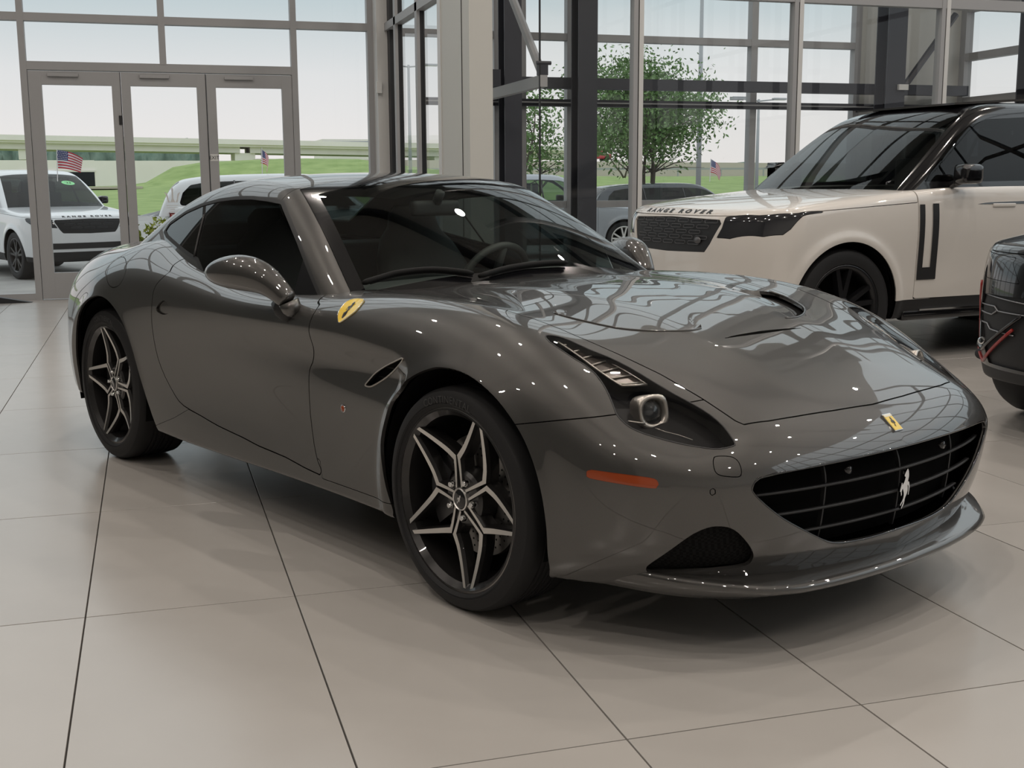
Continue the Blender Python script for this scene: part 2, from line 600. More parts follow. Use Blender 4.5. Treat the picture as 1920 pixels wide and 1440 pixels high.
# --- walls out of view (they close the room and show in the reflections)
tag(MB().box(XL - 0.2, XL, YB, YW, -0.2, CEIL).build('wall_left', M_WALLD), kind='structure')
tag(MB().box(XL, XR, YB - 0.2, YB, -0.2, CEIL).build('wall_back', M_WALL), kind='structure')
tag(MB().box(XR, XR + 0.2, YB, 10.8, -0.2, 2.6).build('wall_right', M_WALL), kind='structure')
w7 = tag(empty('window_7', (0, 0, 0)), kind='structure')
for y in np.arange(YB, 10.9, 1.65): MB().box(XR + 0.02, XR + 0.14, y - 0.04, y + 0.04, 2.6, CEIL).build('mullion', M_GASKET_SHADE, w7)
for z in (2.6, 4.2, 5.8, 7.4): MB().box(XR + 0.03, XR + 0.13, YB, 10.8, z, z + 0.08).build('transom', M_GASKET_SHADE, w7)
cl = MB().box(XL, XR, YB, YW, CEIL, CEIL + 0.2).build('ceiling', M_CEIL)
tag(cl, kind='structure')
for y in (1.0, 5.0, 9.0, 13.0):
    MB().box(XL, XR, y - 0.10, y + 0.10, CEIL - 0.40, CEIL).build('ceiling_beam', M_STEEL, cl)


def pane(parent, axis, a0, a1, z0, z1, at, name='pane'):
    """one sheet of glass in a plane y=at or x=at"""
    V = [(a0, at, z0), (a1, at, z0), (a1, at, z1), (a0, at, z1)] if axis == 'y' else [(at, a0, z0), (at, a1, z0), (at, a1, z1), (at, a0, z1)]
    return mk(name, V, [(0, 1, 2, 3)], M_PANE, parent)


def bar(parent, x0, x1, y0, y1, z0, z1, name='mullion', m=None):
    return MB().box(x0, x1, y0, y1, z0, z1).build(name, m or M_FRAME, parent)


# --- street front with the glass doors
w1 = tag(empty('window_1', (0, YW, 0)), kind='structure'); w1.location = (0, 0, 0)
FD = 0.06
Ya, Yb_ = YW - FD, YW + FD
for x in (-1.22, 1.70): bar(w1, x - 0.034, x + 0.034, Ya, Yb_, 0, CEIL)
bar(w1, 0.245 - 0.036, 0.245 + 0.036, Ya, Yb_, 2.59, CEIL)
for x in (-2.7, -4.2, -5.7): bar(w1, x - 0.034, x + 0.034, Ya, Yb_, 0, CEIL)
bar(w1, 2.555, 2.62, Ya, Yb_, 0, CEIL)
for z in (3.025, 4.6, 6.2, 7.6): bar(w1, -5.66, 2.56, Ya + 0.004, Yb_ - 0.004, z, z + 0.085, 'transom')
bar(w1, -1.19, 1.67, Ya + 0.004, Yb_ - 0.004, 2.51, 2.60, 'door_header')
bar(w1, -5.66, -1.19, Ya + 0.004, Yb_ - 0.004, 0, 0.075, 'sill_rail'); bar(w1, 1.73, 2.56, Ya + 0.004, Yb_ - 0.004, 0, 0.075, 'sill_rail')
tag(MB().box(XL, -5.66, YW - 0.05, YW + 0.12, 0, CEIL).build('wall_front', M_WALLD), kind='structure')
xs = [-5.7, -4.2, -2.7, -1.22]
for a, b in zip(xs[:-1], xs[1:]):
    pane(w1, 'y', a + 0.034, b - 0.034, 0.075, 3.025, YW); pane(w1, 'y', a + 0.034, b - 0.034, 3.11, 4.6, YW); pane(w1, 'y', a + 0.034, b - 0.034, 4.685, CEIL, YW)
for a, b in ((-1.186, 0.209), (0.281, 1.666)):
    pane(w1, 'y', a, b, 2.60, 3.025, YW); pane(w1, 'y', a, b, 3.11, 4.6, YW); pane(w1, 'y', a, b, 4.685, CEIL, YW)
pane(w1, 'y', 1.734, 2.555, 0.075, 3.025, YW); pane(w1, 'y', 1.734, 2.555, 3.11, 4.6, YW); pane(w1, 'y', 1.734, 2.555, 4.685, CEIL, YW)
doors = []
for i, (x0, x1, g0, g1) in enumerate(((-1.18, -0.222, -1.045, -0.318), (-0.218, 0.698, -0.118, 0.596), (0.704, 1.664, 0.806, 1.548))):
    d = tag(empty('door_%d' % (i + 1), (0, 0, 0)), kind='structure')
    a, b = YW - 0.05, YW + 0.03
    MB().box(x0, g0, a, b, 0.01, 2.50).build('stile', M_FRAME, d); MB().box(g1, x1, a, b, 0.01, 2.50).build('stile', M_FRAME, d)
    MB().box(g0, g1, a + 0.002, b - 0.002, 0.01, 0.30).build('bottom_rail', M_FRAME, d); MB().box(g0, g1, a + 0.002, b - 0.002, 2.355, 2.50).build('top_rail', M_FRAME, d)
    pane(d, 'y', g0, g1, 0.30, 2.355, YW - 0.01)
    MB().box(x1 - 0.006 if i < 2 else x1 - 0.001, x1 + 0.002, a - 0.004, a + 0.03, 0.01, 2.50).build('gasket_shade_strip', M_GASKET_SHADE, d)
    MB().bbox(x0 + 0.2, x0 + 0.52, a - 0.03, a, 2.44, 2.475, 0.004).build('door_closer', M_FRAME, d)
    doors.append(d)
# latch plates on the middle meeting stile and the exit plate
MB().bbox(-0.26, -0.225, YW - 0.062, YW - 0.048, 1.93, 2.03, 0.003).build('latch_plate', M_GASKET_SHADE, doors[0])
V, Fc = text_mesh('EXIT', 0.055)
ex = MB().box(0.712, 0.796, YW - 0.054, YW - 0.050, 1.53, 1.61).build('exit_plate', M_FRAMEL, doors[2])
MB().add([(x + 0.754, YW - 0.0556, y + 1.568) for x, y, z in V], Fc).build('exit_lettering', M_GASKET_SHADE, ex)
# trident decal with small lines of print on the middle door's glass
M_DECAL = mat('white_glass_decal', (0.62, 0.62, 0.62), 0.6)
tri = [[(0, 0.11), (0.014, 0.075), (0.008, 0.075), (0.008, -0.01), (0.016, -0.03), (0.026, -0.055), (-0.026, -0.055), (-0.016, -0.03), (-0.008, -0.01), (-0.008, 0.075), (-0.014, 0.075)]]
for s in (-1, 1): tri.append([(s * 0.028, -0.055), (s * 0.05, -0.055), (s * 0.066, 0.02), (s * 0.085, 0.06), (s * 0.054, 0.038), (s * 0.05, 0.018), (s * 0.044, -0.02)])
mb = MB()
for p in tri: mb.add([(0.272 + a * 1.05, YW - 0.014, 1.125 + b * 1.05) for a, b in p], [tuple(range(len(p)))])
for w, z in ((0.13, 1.030), (0.13, 1.005), (0.05, 0.985), (0.05, 0.955), (0.03, 0.925)): mb.box(0.265 - w / 2, 0.265 + w / 2, YW - 0.0145, YW - 0.0135, z, z + 0.006)
mb.build('trident_decal', M_DECAL, doors[1])
# rubber wedge on the floor by the glass
tag(MB().prism([(-1.66, 0.0), (-1.27, 0.0), (-1.62, 0.07)], 14.02, 14.12, 'y').build('door_wedge', M_GASKET_SHADE), 'black rubber door wedge lying on the floor by the glass', 'door wedge')

# --- return wall of the glass bay, clad pier
w2 = tag(empty('window_2', (0, 0, 0)), kind='structure')
XB = 2.754
bar(w2, 2.62, XB + 0.02, 14.05, YW + 0.06, 0, CEIL, 'corner_post', M_FRAMEL)
bar(w2, 2.60, 2.66, 14.0, 14.06, 2.30, 2.43, 'alarm_contact', M_FRAMEL)
for y in (13.47, 12.36): 
    bar(w2, XB - 0.045, XB - 0.012, y - 0.05, y + 0.05, 0, CEIL); bar(w2, XB - 0.012, XB + 0.042, y - 0.035, y + 0.035, 0, CEIL, 'gasket_shade_strip', M_GASKET_SHADE)  # black strips paint the shaded side of each mullion
bar(w2, XB - 0.012, XB + 0.05, 13.9, 14.04, 0, CEIL, 'gasket_shade_strip', M_GASKET_SHADE)  # shaded side next to the corner post, painted black as well
bar(w2, XB - 0.03, XB + 0.03, 11.36, 11.48, 0, CEIL, 'mullion', M_FRAMEL)
bar(w2, XB - 0.045, XB + 0.05, 11.5, 14.05, 3.00, 3.085, 'transom'); bar(w2, XB - 0.045, XB + 0.05, 11.5, 14.05, 4.6, 4.685, 'transom'); bar(w2, XB - 0.045, XB + 0.05, 11.5, 14.05, 6.2, 6.285, 'transom')
for a, b in ((11.5, 12.31), (12.41, 13.42), (13.52, 13.98)):
    for z0, z1 in ((0.05, 3.0), (3.085, 4.6), (4.685, CEIL)): pane(w2, 'x', a, b, z0, z1, XB + 0.01)
pier = tag(MB().box(XB - 0.02, 2.945, 10.33, 11.36, 0, CEIL).build('wall_pier', M_PANEL), kind='structure')
MB().box(XB - 0.026, XB - 0.018, 10.575, 10.583, 0, CEIL).build('panel_joint', M_GASKET_SHADE, pier)

# --- outer wall of the bay
w4 = tag(empty('window_4', (0, 0, 0)), kind='structure')
mx = [4.135, 4.45, 5.07, 7.58, 9.10]
for x in mx: bar(w4, x - 0.045, x + 0.045, YW - 0.07, YW + 0.05, 0, CEIL)
for x in (2.86,): bar(w4, x - 0.045, x + 0.045, YW - 0.07, YW + 0.05, 0, CEIL)
for z in (0.955, 2.985, 4.6, 6.2, 7.6): bar(w4, 2.8, 9.14, YW - 0.065, YW + 0.045, z, z + 0.085, 'transom')
bar(w4, 2.8, 9.14, YW - 0.065, YW + 0.045, 0, 0.1, 'sill_rail')
mx2 = [2.86] + mx
for a, b in zip(mx2[:-1], mx2[1:]):
    for z0, z1 in ((0.1, 0.955), (1.04, 2.985), (3.07, 4.6), (4.685, CEIL)): pane(w4, 'y', a + 0.045, b - 0.045, z0, z1, YW)
wr = tag(MB().box(9.14, 10.75, YW - 0.05, YW + 0.12, 0, CEIL).build('wall_far', M_PANEL), kind='structure')
# steel frame standing inside it
for x0, x1, nm in ((4.04, 4.25, 0), (4.95, 5.19, 0), (9.14, 9.42, 0)):
    st = tag(empty('steel_column', ((x0 + x1) / 2, 13.8, 0)), ['charcoal steel column beside the pale clad pier', 'charcoal steel column in front of the leafy tree', 'charcoal steel column before the pale end wall'][(4.04, 4.95, 9.14).index(x0)], 'column', 'steel columns of the glass bay')
    w_ = (x1 - x0) / 2
    MB().box(-w_, w_, -0.13, -0.115, 0, CEIL).build('flange', M_STEEL, st); MB().box(-w_, w_, 0.115, 0.13, 0, CEIL).build('flange', M_STEEL, st)
    MB().box(-0.008, 0.008, -0.115, 0.115, 0, CEIL).build('web', M_STEEL, st)
    MB().bbox(-w_ - 0.04, w_ + 0.04, -0.2, 0.2, 0, 0.02, 0.004).build('base_plate', M_STEEL, st)
MB().box(9.30, 9.44, 13.62, 13.66, 2.42, 2.49).build('lamp_box', M_FRAMEL)
bpy.data.objects['lamp_box']; tag(bpy.data.objects['lamp_box'], 'small white box fixed on the steel column by the end wall', 'junction box')
tag(MB().box(3.66, 10.6, 13.95, 14.08, 2.385, 2.515).build('steel_girt', M_STEEL), 'thick upper charcoal steel girt across the bay windows', 'beam')
gi = tag(empty('steel_girt', (0, 0, 0)), 'thin lower charcoal steel girt across the bay windows', 'beam')
MB().box(3.2, 10.4, 14.18, 14.285, 2.19, 2.275).build('girt_web', M_STEEL, gi); MB().box(3.2, 10.4, 14.10, 14.18, 2.225, 2.238).build('girt_flange', M_FRAME, gi)
# braced arm along the open end of the bay
arm = tag(empty('braced_arm', (3.56, 10.8, 0)), 'grey steel arm with slanting brace beside the clad pier', 'beam')
arm.location = (0, 0, 0)
MB().box(3.53, 3.60, 10.78, 13.9, 2.145, 2.25).build('arm', M_FRAME, arm)
MB().tube([(3.565, 10.84, 2.27), (3.565, 12.9, 4.05)], 0.042, 8).build('brace', M_FRAME, arm)
MB().box(3.52, 3.61, 10.79, 10.86, 2.25, 2.36).build('gusset_plate', M_STEEL, arm)
MB().tube([(3.50, 10.80, 2.36), (3.64, 10.80, 2.36)], 0.018, 8).build('bolt', M_STEEL, arm)
MB().box(3.60, 3.98, 13.62, 13.78, 2.37, 2.56).build('header_box', M_STEEL, arm)
br = tag(MB().tube([(9.50, 13.9, 2.40), (10.3, 13.9, 3.42)], 0.045, 8).build('steel_brace', M_STEEL), 'slanting charcoal steel brace in front of the end wall', 'brace')

# --- inner glass partition
w5 = tag(empty('window_5', (0, 0, 0)), kind='structure')
YP = 10.8
for x in (4.495, 6.18, 7.855, 9.55): 
    bar(w5, x - 0.050, x - 0.006, YP - 0.05, YP + 0.05, 0, CEIL); bar(w5, x - 0.006, x + 0.006, YP - 0.04, YP + 0.05, 0, CEIL, 'gasket_shade_strip', M_GASKET_SHADE); bar(w5, x + 0.006, x + 0.050, YP - 0.05, YP + 0.05, 0, CEIL, 'mullion', M_FRAMEL)
bar(w5, 3.53, 13.2, YP - 0.046, YP + 0.046, 2.99, 3.09, 'transom'); bar(w5, 3.53, 13.2, YP - 0.046, YP + 0.046, 0, 0.09, 'sill_rail')
bar(w5, 3.525, 3.537, YP - 0.012, YP + 0.012, 0, CEIL, 'glass_edge', M_GASKET_SHADE)
for a, b in ((3.537, 4.445), (4.545, 6.13), (6.23, 7.805), (7.905, 9.50), (9.60, 13.2)):
    for z0, z1 in ((0.09, 2.99), (3.09, CEIL)): pane(w5, 'y', a, b, z0, z1, YP)

# --- right flank of the bay
w6 = tag(empty('window_6', (0, 0, 0)), kind='structure')
XF = 10.75
for y in (14.25, 13.02, 11.6): bar(w6, XF - 0.06, XF + 0.06, y - 0.06, y + 0.06, 0, CEIL)
for z in (0.0, 0.95, 2.28, 2.86, 3.5, 4.6, 6.2, 7.6): bar(w6, XF - 0.055, XF + 0.055, 10.85, 14.3, z, z + 0.10, 'transom')
for a, b in ((10.85, 11.54), (11.66, 12.96), (13.08, 14.19)):
    for z0, z1 in ((0.1, 0.95), (1.05, 2.28), (2.38, 2.86), (2.96, 3.5), (3.6, 4.6), (4.7, 6.2), (6.3, 7.6), (7.7, 9.0)): pane(w6, 'x', a, b, z0, z1, XF)
sc = tag(empty('steel_column', (10.35, 12.4, 0)), 'charcoal steel column behind the black roof of the pale vehicle', 'column', 'steel columns of the glass bay')
MB().box(-0.15, 0.15, -0.13, -0.11, 0, CEIL).box(-0.15, 0.15, 0.11, 0.13, 0, CEIL).box(-0.008, 0.008, -0.11, 0.11, 0, CEIL).build('shaft', M_STEEL, sc)
MB().bbox(-0.2, 0.2, -0.18, 0.18, 0, 0.02, 0.004).build('base_plate', M_STEEL, sc)
# ================================================================== the grey coupe: surfaces
# car frame: x forwards, y to its left, z up, origin on the floor midway between the axles
CAR_X, CAR_Y, CAR_YAW = 1.1456, 4.9374, -1.1636
_ca, _sa = math.cos(CAR_YAW), math.sin(CAR_YAW)
AXF, AXR = 1.335, -1.335


def w2c(P):
    P = np.atleast_2d(P) - [CAR_X, CAR_Y, 0]
    return np.c_[_ca * P[:, 0] + _sa * P[:, 1], -_sa * P[:, 0] + _ca * P[:, 1], P[:, 2]]


CAM_C = w2c([[0, 0, CAM_H]])[0]


def rays(px):
    px = np.atleast_2d(np.asarray(px, float))
    d = ((px[:, 0] - 960) / F_PX)[:, None] * CR + ((px[:, 1] - 720) / F_PX)[:, None] * CD + CF
    return np.c_[_ca * d[:, 0] + _sa * d[:, 1], -_sa * d[:, 0] + _ca * d[:, 1], d[:, 2]]


def trace(F, px, t0=2.0, t1=8.0, n=600):
    """photo pixels -> points where their sight lines meet the body F"""
    D = rays(px)
    ts = np.linspace(t0, t1, n)
    out = []
    for d in D:
        v = F(CAM_C + ts[:, None] * d)
        k = np.argmax(v < 0)
        if v[k] >= 0:
            k = np.argmin(v); out.append(CAM_C + ts[k] * d); continue
        a, b = ts[k - 1], ts[k]
        for _ in range(30):
            m = 0.5 * (a + b)
            if F((CAM_C + m * d)[None])[0] < 0: b = m
            else: a = m
        out.append(CAM_C + a * d)
    return np.array(out)


def at_y(px, py, y):
    """point of a sight line in the plane y of the car"""
    d = rays([(px, py)])[0]
    return CAM_C + d * (y - CAM_C[1]) / d[1]


def zpx(x0, y0, sc, pts): return [(x0 + a / sc, y0 + b / sc) for a, b in pts]


# --- top heights (bonnet, wings, waist, deck)
HX = [-2.32, -2.20, -2.05, -1.85, -1.60, -1.335, -1.10, -0.88, -0.66, -0.45, -0.20, 0.10, 0.45, 0.80, 1.10, 1.40, 1.65, 1.85, 2.00, 2.10, 2.20, 2.30]
HY = [0.0, 0.25, 0.45, 0.62, 0.76, 0.92]
HT = [
    [0.86, 0.85, 0.83, 0.80, 0.74, 0.66],
    [0.96, 0.95, 0.92, 0.88, 0.81, 0.73],
    [1.00, 0.99, 0.97, 0.93, 0.87, 0.80],
    [0.99, 0.985, 0.98, 0.96, 0.92, 0.86],
    [1.005, 1.005, 1.0, 0.98, 0.955, 0.90],
    [1.02, 1.02, 1.018, 1.008, 0.985, 0.935],
    [1.05, 1.05, 1.05, 1.040, 1.012, 0.945],
    [1.03, 1.03, 1.03, 1.015, 0.988, 0.935],
    [0.985, 0.985, 0.98, 0.97, 0.950, 0.915],
    [0.935, 0.935, 0.932, 0.928, 0.918, 0.890],
    [0.905, 0.905, 0.90, 0.893, 0.885, 0.865],
    [0.905, 0.905, 0.895, 0.885, 0.877, 0.852],
    [0.915, 0.912, 0.902, 0.895, 0.892, 0.865],
    [0.918, 0.917, 0.906, 0.900, 0.902, 0.880],
    [0.912, 0.912, 0.898, 0.894, 0.902, 0.882],
    [0.882, 0.885, 0.870, 0.866, 0.872, 0.850],
    [0.826, 0.829, 0.814, 0.798, 0.786, 0.735],
    [0.760, 0.760, 0.744, 0.710, 0.675, 0.60],
    [0.698, 0.696, 0.676, 0.638, 0.585, 0.51],
    [0.648, 0.645, 0.628, 0.590, 0.535, 0.46],
    [0.590, 0.586, 0.570, 0.54, 0.485, 0.41],
    [0.515, 0.51, 0.49, 0.455, 0.40, 0.33]]
# bonnet and wings: one smooth formula ahead of the screen
ZC = Spl([-0.2, 0.1, 0.45, 0.80, 1.10, 1.40, 1.65, 1.85, 2.00, 2.10, 2.20, 2.30], [0.900, 0.908, 0.915, 0.918, 0.911, 0.882, 0.827, 0.761, 0.698, 0.648, 0.590, 0.515])
CA = Spl([0.1, 0.45, 0.80, 1.10, 1.40, 1.65, 1.85, 2.00, 2.10, 2.20, 2.30], [0.018, 0.027, 0.036, 0.038, 0.032, 0.008, -0.037, -0.061, -0.063, -0.058, -0.060])
_hx = [x for x in HX if x < 0.4] + list(np.linspace(0.45, 2.30, 13))
_hy = np.linspace(0, 1.0, 11)
_ht = []
for _x in _hx:
    if _x < 0.4: _ht.append(Spl(HY, HT[HX.index(_x)])(_hy))
    else: _ht.append(ZC(_x) - 0.085 * _hy ** 2 + CA(_x) * np.exp(-((_hy - 0.76) / 0.16) ** 2))
BH = Tab(_hx, _hy, _ht)
# --- half widths of the flanks
WX = [-2.32, -2.10, -1.85, -1.60, -1.335, -1.05, -0.75, -0.45, -0.10, 0.30, 0.65, 1.00, 1.335, 1.65, 1.85, 2.05, 2.30]
WZ = [0.10, 0.24, 0.38, 0.52, 0.66, 0.80, 0.95, 1.10]
WT = [
    [0.68, 0.72, 0.75, 0.76, 0.75, 0.71, 0.63, 0.5],
    [0.76, 0.80, 0.83, 0.84, 0.83, 0.79, 0.72, 0.60],
    [0.83, 0.87, 0.895, 0.905, 0.895, 0.86, 0.80, 0.69],
    [0.87, 0.91, 0.93, 0.942, 0.938, 0.910, 0.86, 0.76],
    [0.89, 0.93, 0.95, 0.962, 0.960, 0.940, 0.900, 0.82],
    [0.90, 0.925, 0.940, 0.952, 0.955, 0.945, 0.905, 0.83],
    [0.915, 0.922, 0.918, 0.925, 0.938, 0.940, 0.900, 0.83],
    [0.925, 0.918, 0.903, 0.904, 0.920, 0.930, 0.885, 0.82],
    [0.928, 0.915, 0.896, 0.893, 0.908, 0.920, 0.870, 0.80],
    [0.928, 0.913, 0.895, 0.890, 0.902, 0.918, 0.872, 0.80],
    [0.925, 0.912, 0.900, 0.895, 0.902, 0.918, 0.880, 0.80],
    [0.912, 0.915, 0.918, 0.920, 0.922, 0.918, 0.870, 0.78],
    [0.90, 0.922, 0.938, 0.946, 0.945, 0.918, 0.850, 0.75],
    [0.885, 0.908, 0.922, 0.930, 0.920, 0.880, 0.80, 0.70],
    [0.865, 0.885, 0.893, 0.888, 0.860, 0.81, 0.73, 0.62],
    [0.83, 0.845, 0.848, 0.835, 0.80, 0.74, 0.66, 0.56],
    [0.76, 0.77, 0.775, 0.77, 0.745, 0.69, 0.60, 0.5]]
BW = Tab(WX, WZ, WT)
# --- nose in plan and in profile
NP = Spl([0, 0.2, 0.4, 0.6, 0.75, 0.87, 1.0], [2.268, 2.258, 2.228, 2.172, 2.085, 1.955, 1.78])
NZ = Spl([0.08, 0.16, 0.24, 0.34, 0.44, 0.54, 0.66, 0.80], [-0.065, -0.042, -0.020, -0.002, 0.004, 0.0, -0.03, -0.10])
RP = Spl([0, 0.3, 0.6, 0.8, 0.95, 1.1], [-2.30, -2.275, -2.20, -2.06, -1.84, -1.6])
RZ = Spl([0.08, 0.25, 0.5, 0.75, 0.95, 1.1], [0.12, 0.03, 0.0, 0.01, 0.06, 0.14])
KHW = Spl([-2.3, -1.5, -0.9, -0.3, 0.4, 0.9, 1.4, 1.8, 2.3], [0.16, 0.16, 0.12, 0.09, 0.09, 0.12, 0.15, 0.13, 0.10])


BZ = Spl([-2.3, -1.7, -0.9, 0.0, 1.0, 1.7, 2.0, 2.3], [0.30, 0.26, 0.215, 0.212, 0.21, 0.185, 0.175, 0.17])


def bump(d, w): return np.exp(-(d / w) ** 2)


def body_F(P):
    x, y, z = P[:, 0], np.abs(P[:, 1]), P[:, 2]
    H = BH(x, y)
    # bonnet relief: two creases that run from the screen towards the badge, a dip outside them
    yr = 0.30 + 0.10 * np.clip((1.2 - x) / 1.2, -0.9, 1)
    on = np.clip((x - 0.55) / 0.25, 0, 1) * np.clip((2.12 - x) / 0.35, 0, 1)
    H = H + on * 0.0055 * bump(y - yr, 0.09)
    Wd = BW(x, z)
    # arch brows
    for ax, cz, r in ((AXF, 0.345, 0.385), (AXR, 0.355, 0.395)):
        rr = np.hypot(x - ax, z - cz)
        Wd = Wd + 0.012 * bump(rr - r, 0.035) * (z > 0.1)
    # hollow in the wing and door behind the front wheel, deepest at the vent
    vx = np.clip((1.12 - x) / 1.5, 0, 1)
    zl = 0.665 + 0.03 * vx
    dep = np.where(x < 1.12, 0.030 * np.clip((1.12 - x) / 0.10, 0, 1) * (1 - np.clip((1.0 - x) / 1.5, 0, 1)) ** 1.5, 0)
    Wd = Wd - dep * bump(z - zl, 0.055 + 0.03 * vx)
    a = z - H; b = y - Wd
    f = smax(a, b, KHW(x))
    g = x - NP(y + 0.25 * np.clip(0.50 - z, 0, 0.3) + 0.6 * np.clip(0.34 - z, 0, 0.2) ** 2 * 4) - NZ(z)
    f = smax(f, g, 0.085)
    f = smax(f, RP(y) + RZ(z) - x, 0.10)
    f = smax(f, BZ(x) - z, 0.02)
    return f


# --- cabin (screen, roof, side glass)
GX = [-1.75, -1.50, -1.25, -1.00, -0.75, -0.50, -0.30, -0.12, 0.02, 0.20, 0.40, 0.60, 0.80]
GY = [0.0, 0.2, 0.4, 0.55, 0.70, 0.85]
GT = [
    [0.90, 0.90, 0.89, 0.86, 0.82, 0.76],
    [1.04, 1.04, 1.03, 1.01, 0.98, 0.93],
    [1.145, 1.145, 1.135, 1.12, 1.09, 1.04],
    [1.24, 1.237, 1.227, 1.21, 1.18, 1.13],
    [1.296, 1.293, 1.282, 1.265, 1.237, 1.20],
    [1.318, 1.315, 1.304, 1.288, 1.260, 1.22],
    [1.315, 1.312, 1.300, 1.282, 1.252, 1.21],
    [1.304, 1.300, 1.284, 1.262, 1.225, 1.18],
    [1.277, 1.270, 1.246, 1.213, 1.165, 1.11],
    [1.188, 1.181, 1.159, 1.128, 1.085, 1.04],
    [1.070, 1.063, 1.042, 1.012, 0.975, 0.94],
    [0.945, 0.938, 0.917, 0.89, 0.86, 0.83],
    [0.81, 0.805, 0.785, 0.76, 0.74, 0.72]]
GH = Tab(GX, GY, GT)
GWX = Spl([-1.7, -1.3, -1.0, -0.7, -0.4, -0.1, 0.2, 0.5, 0.8], [0.70, 0.76, 0.80, 0.826, 0.836, 0.836, 0.826, 0.808, 0.78])


def cabin_F(P):
    x, y, z = P[:, 0], np.abs(P[:, 1]), P[:, 2]
    a = (z - GH(x, y)) * 0.85
    zz = z - 0.87
    b = (y - (GWX(x) - 0.43 * zz - 0.25 * zz * np.abs(zz))) * 0.9
    return smax(a, b, 0.05)
# ================================================================== the grey coupe: panels and parts
def z5(*p): return zpx(960, 580, 3.84, p)
def z6(*p): return zpx(1180, 720, 2.743, p)
def z8(*p): return zpx(280, 520, 3.692, p)
def zb(*p): return zpx(100, 300, 3.2, p)
def z3(*p): return zpx(100, 540, 4, p)
def z4(*p): return zpx(700, 680, 3, p)


def plane_field(pts, thick=0.25, smooth=0):
    """field of a closed 3D outline: distance inside its best plane"""
    P = np.asarray(pts, float)
    if smooth: P = smooth_poly(P, smooth)
    c = P.mean(0)
    u, s, vt = np.linalg.svd(P - c)
    a, b, n = vt

    def f(V):
        V = V * [1, 1, 1]
        q = V - c
        return np.maximum(sdf_poly(np.c_[q @ a, q @ b], np.c_[(P - c) @ a, (P - c) @ b]), np.abs(q @ n) - thick)
    f.c = c; f.n = n; f.P = P
    return f


def xz_field(pts, smooth=0):
    P = np.asarray(pts, float)
    P = P[:, [0, 2]] if P.shape[1] == 3 else P
    if smooth: P = smooth_poly(P, smooth)
    return lambda V: sdf_poly(V[:, [0, 2]], P)


def xy_field(pts):
    P = np.asarray(pts, float)
    P = P[:, [0, 1]]
    return lambda V: sdf_poly(V[:, [0, 1]], P)


def panel(M, field, gap=0.0022):
    s = field(M[0])
    return cut(M, s + gap)[0], cut(M, s - gap)[1]


def m_paint(name, color, metal, rough, flake=0.0, coat=1.0):
    def b(nt, p):
        if flake:
            n = nt.nodes.new('ShaderNodeTexVoronoi'); n.inputs['Scale'].default_value = 900
            tc = nt.nodes.new('ShaderNodeTexCoord')
            nt.links.new(tc.outputs['Object'], n.inputs['Vector'])
            bp = nt.nodes.new('ShaderNodeMixRGB'); bp.inputs[0].default_value = flake
            bp.inputs[1].default_value = (*color, 1)
            bp.blend_type = 'OVERLAY'
            nt.links.new(n.outputs['Color'], bp.inputs[2])
            hs = nt.nodes.new('ShaderNodeHueSaturation'); hs.inputs['Saturation'].default_value = 0.75
            nt.links.new(bp.outputs[0], hs.inputs['Color'])
            nt.links.new(hs.outputs[0], p.inputs['Base Color'])
    m = mat(name, color, rough, metal, coat, 0.012, build=b)
    m.node_tree.nodes['Principled BSDF'].inputs['Coat IOR'].default_value = 1.72
    return m


M_CPAINT = m_paint('grey_metallic_paint', (0.064, 0.061, 0.057), 0.72, 0.42, 0.08)
M_BLACKGLOSS = mat('gloss_black', (0.006, 0.006, 0.007), 0.12, coat=0.6)
M_BLACKMATT = mat('matt_black_plastic', (0.010, 0.010, 0.011), 0.55)
M_VOID = mat('dark_cavity', (0.004, 0.004, 0.004), 0.9, spec=0.1)
M_RUBBER = mat('tyre_rubber', (0.014, 0.014, 0.015), 0.62, spec=0.35)
M_RUBBERT = mat('tyre_lettering', (0.035, 0.035, 0.036), 0.5)
M_SILVER = mat('machined_aluminium', (0.78, 0.76, 0.73), 0.36, metal=1.0)
M_CHROME = mat('chrome', (0.75, 0.75, 0.75), 0.08, metal=1.0)
M_WHEELDARK = mat('dark_wheel_paint', (0.022, 0.021, 0.021), 0.28, metal=0.3, coat=0.5)
M_DISC = mat('brake_disc_iron', (0.30, 0.29, 0.28), 0.38, metal=0.9)
M_CALIPER = mat('dark_caliper', (0.02, 0.02, 0.022), 0.35, coat=0.4)
M_YELLOW = mat('badge_yellow', (0.80, 0.55, 0.02), 0.28, coat=0.7)
M_BADGEBLACK = mat('badge_black', (0.01, 0.01, 0.01), 0.3)
M_AMBER = mat('amber_lens', (0.30, 0.050, 0.010), 0.22, coat=0.7)
M_RED = mat('red_lens', (0.45, 0.02, 0.015), 0.2, coat=0.7)
M_LAMPGLASS = thin_glass('lamp_cover_glass', (0.93, 0.93, 0.93), 1.5)
M_SCREEN = thin_glass('windscreen_glass', (0.74, 0.82, 0.79), 1.6)
M_SIDEGLASS = thin_glass('tinted_side_glass', (0.12, 0.145, 0.145), 1.85)
M_LAMPSILVER = mat('lamp_bezel', (0.50, 0.47, 0.43), 0.30, metal=0.85)
M_LENS = mat('lamp_lens', (0.03, 0.035, 0.04), 0.05, coat=1.0)
M_LEATHER = mat('charcoal_leather', (0.075, 0.073, 0.072), 0.5)
M_DASH = mat('dashboard_soft_plastic', (0.045, 0.045, 0.045), 0.6)


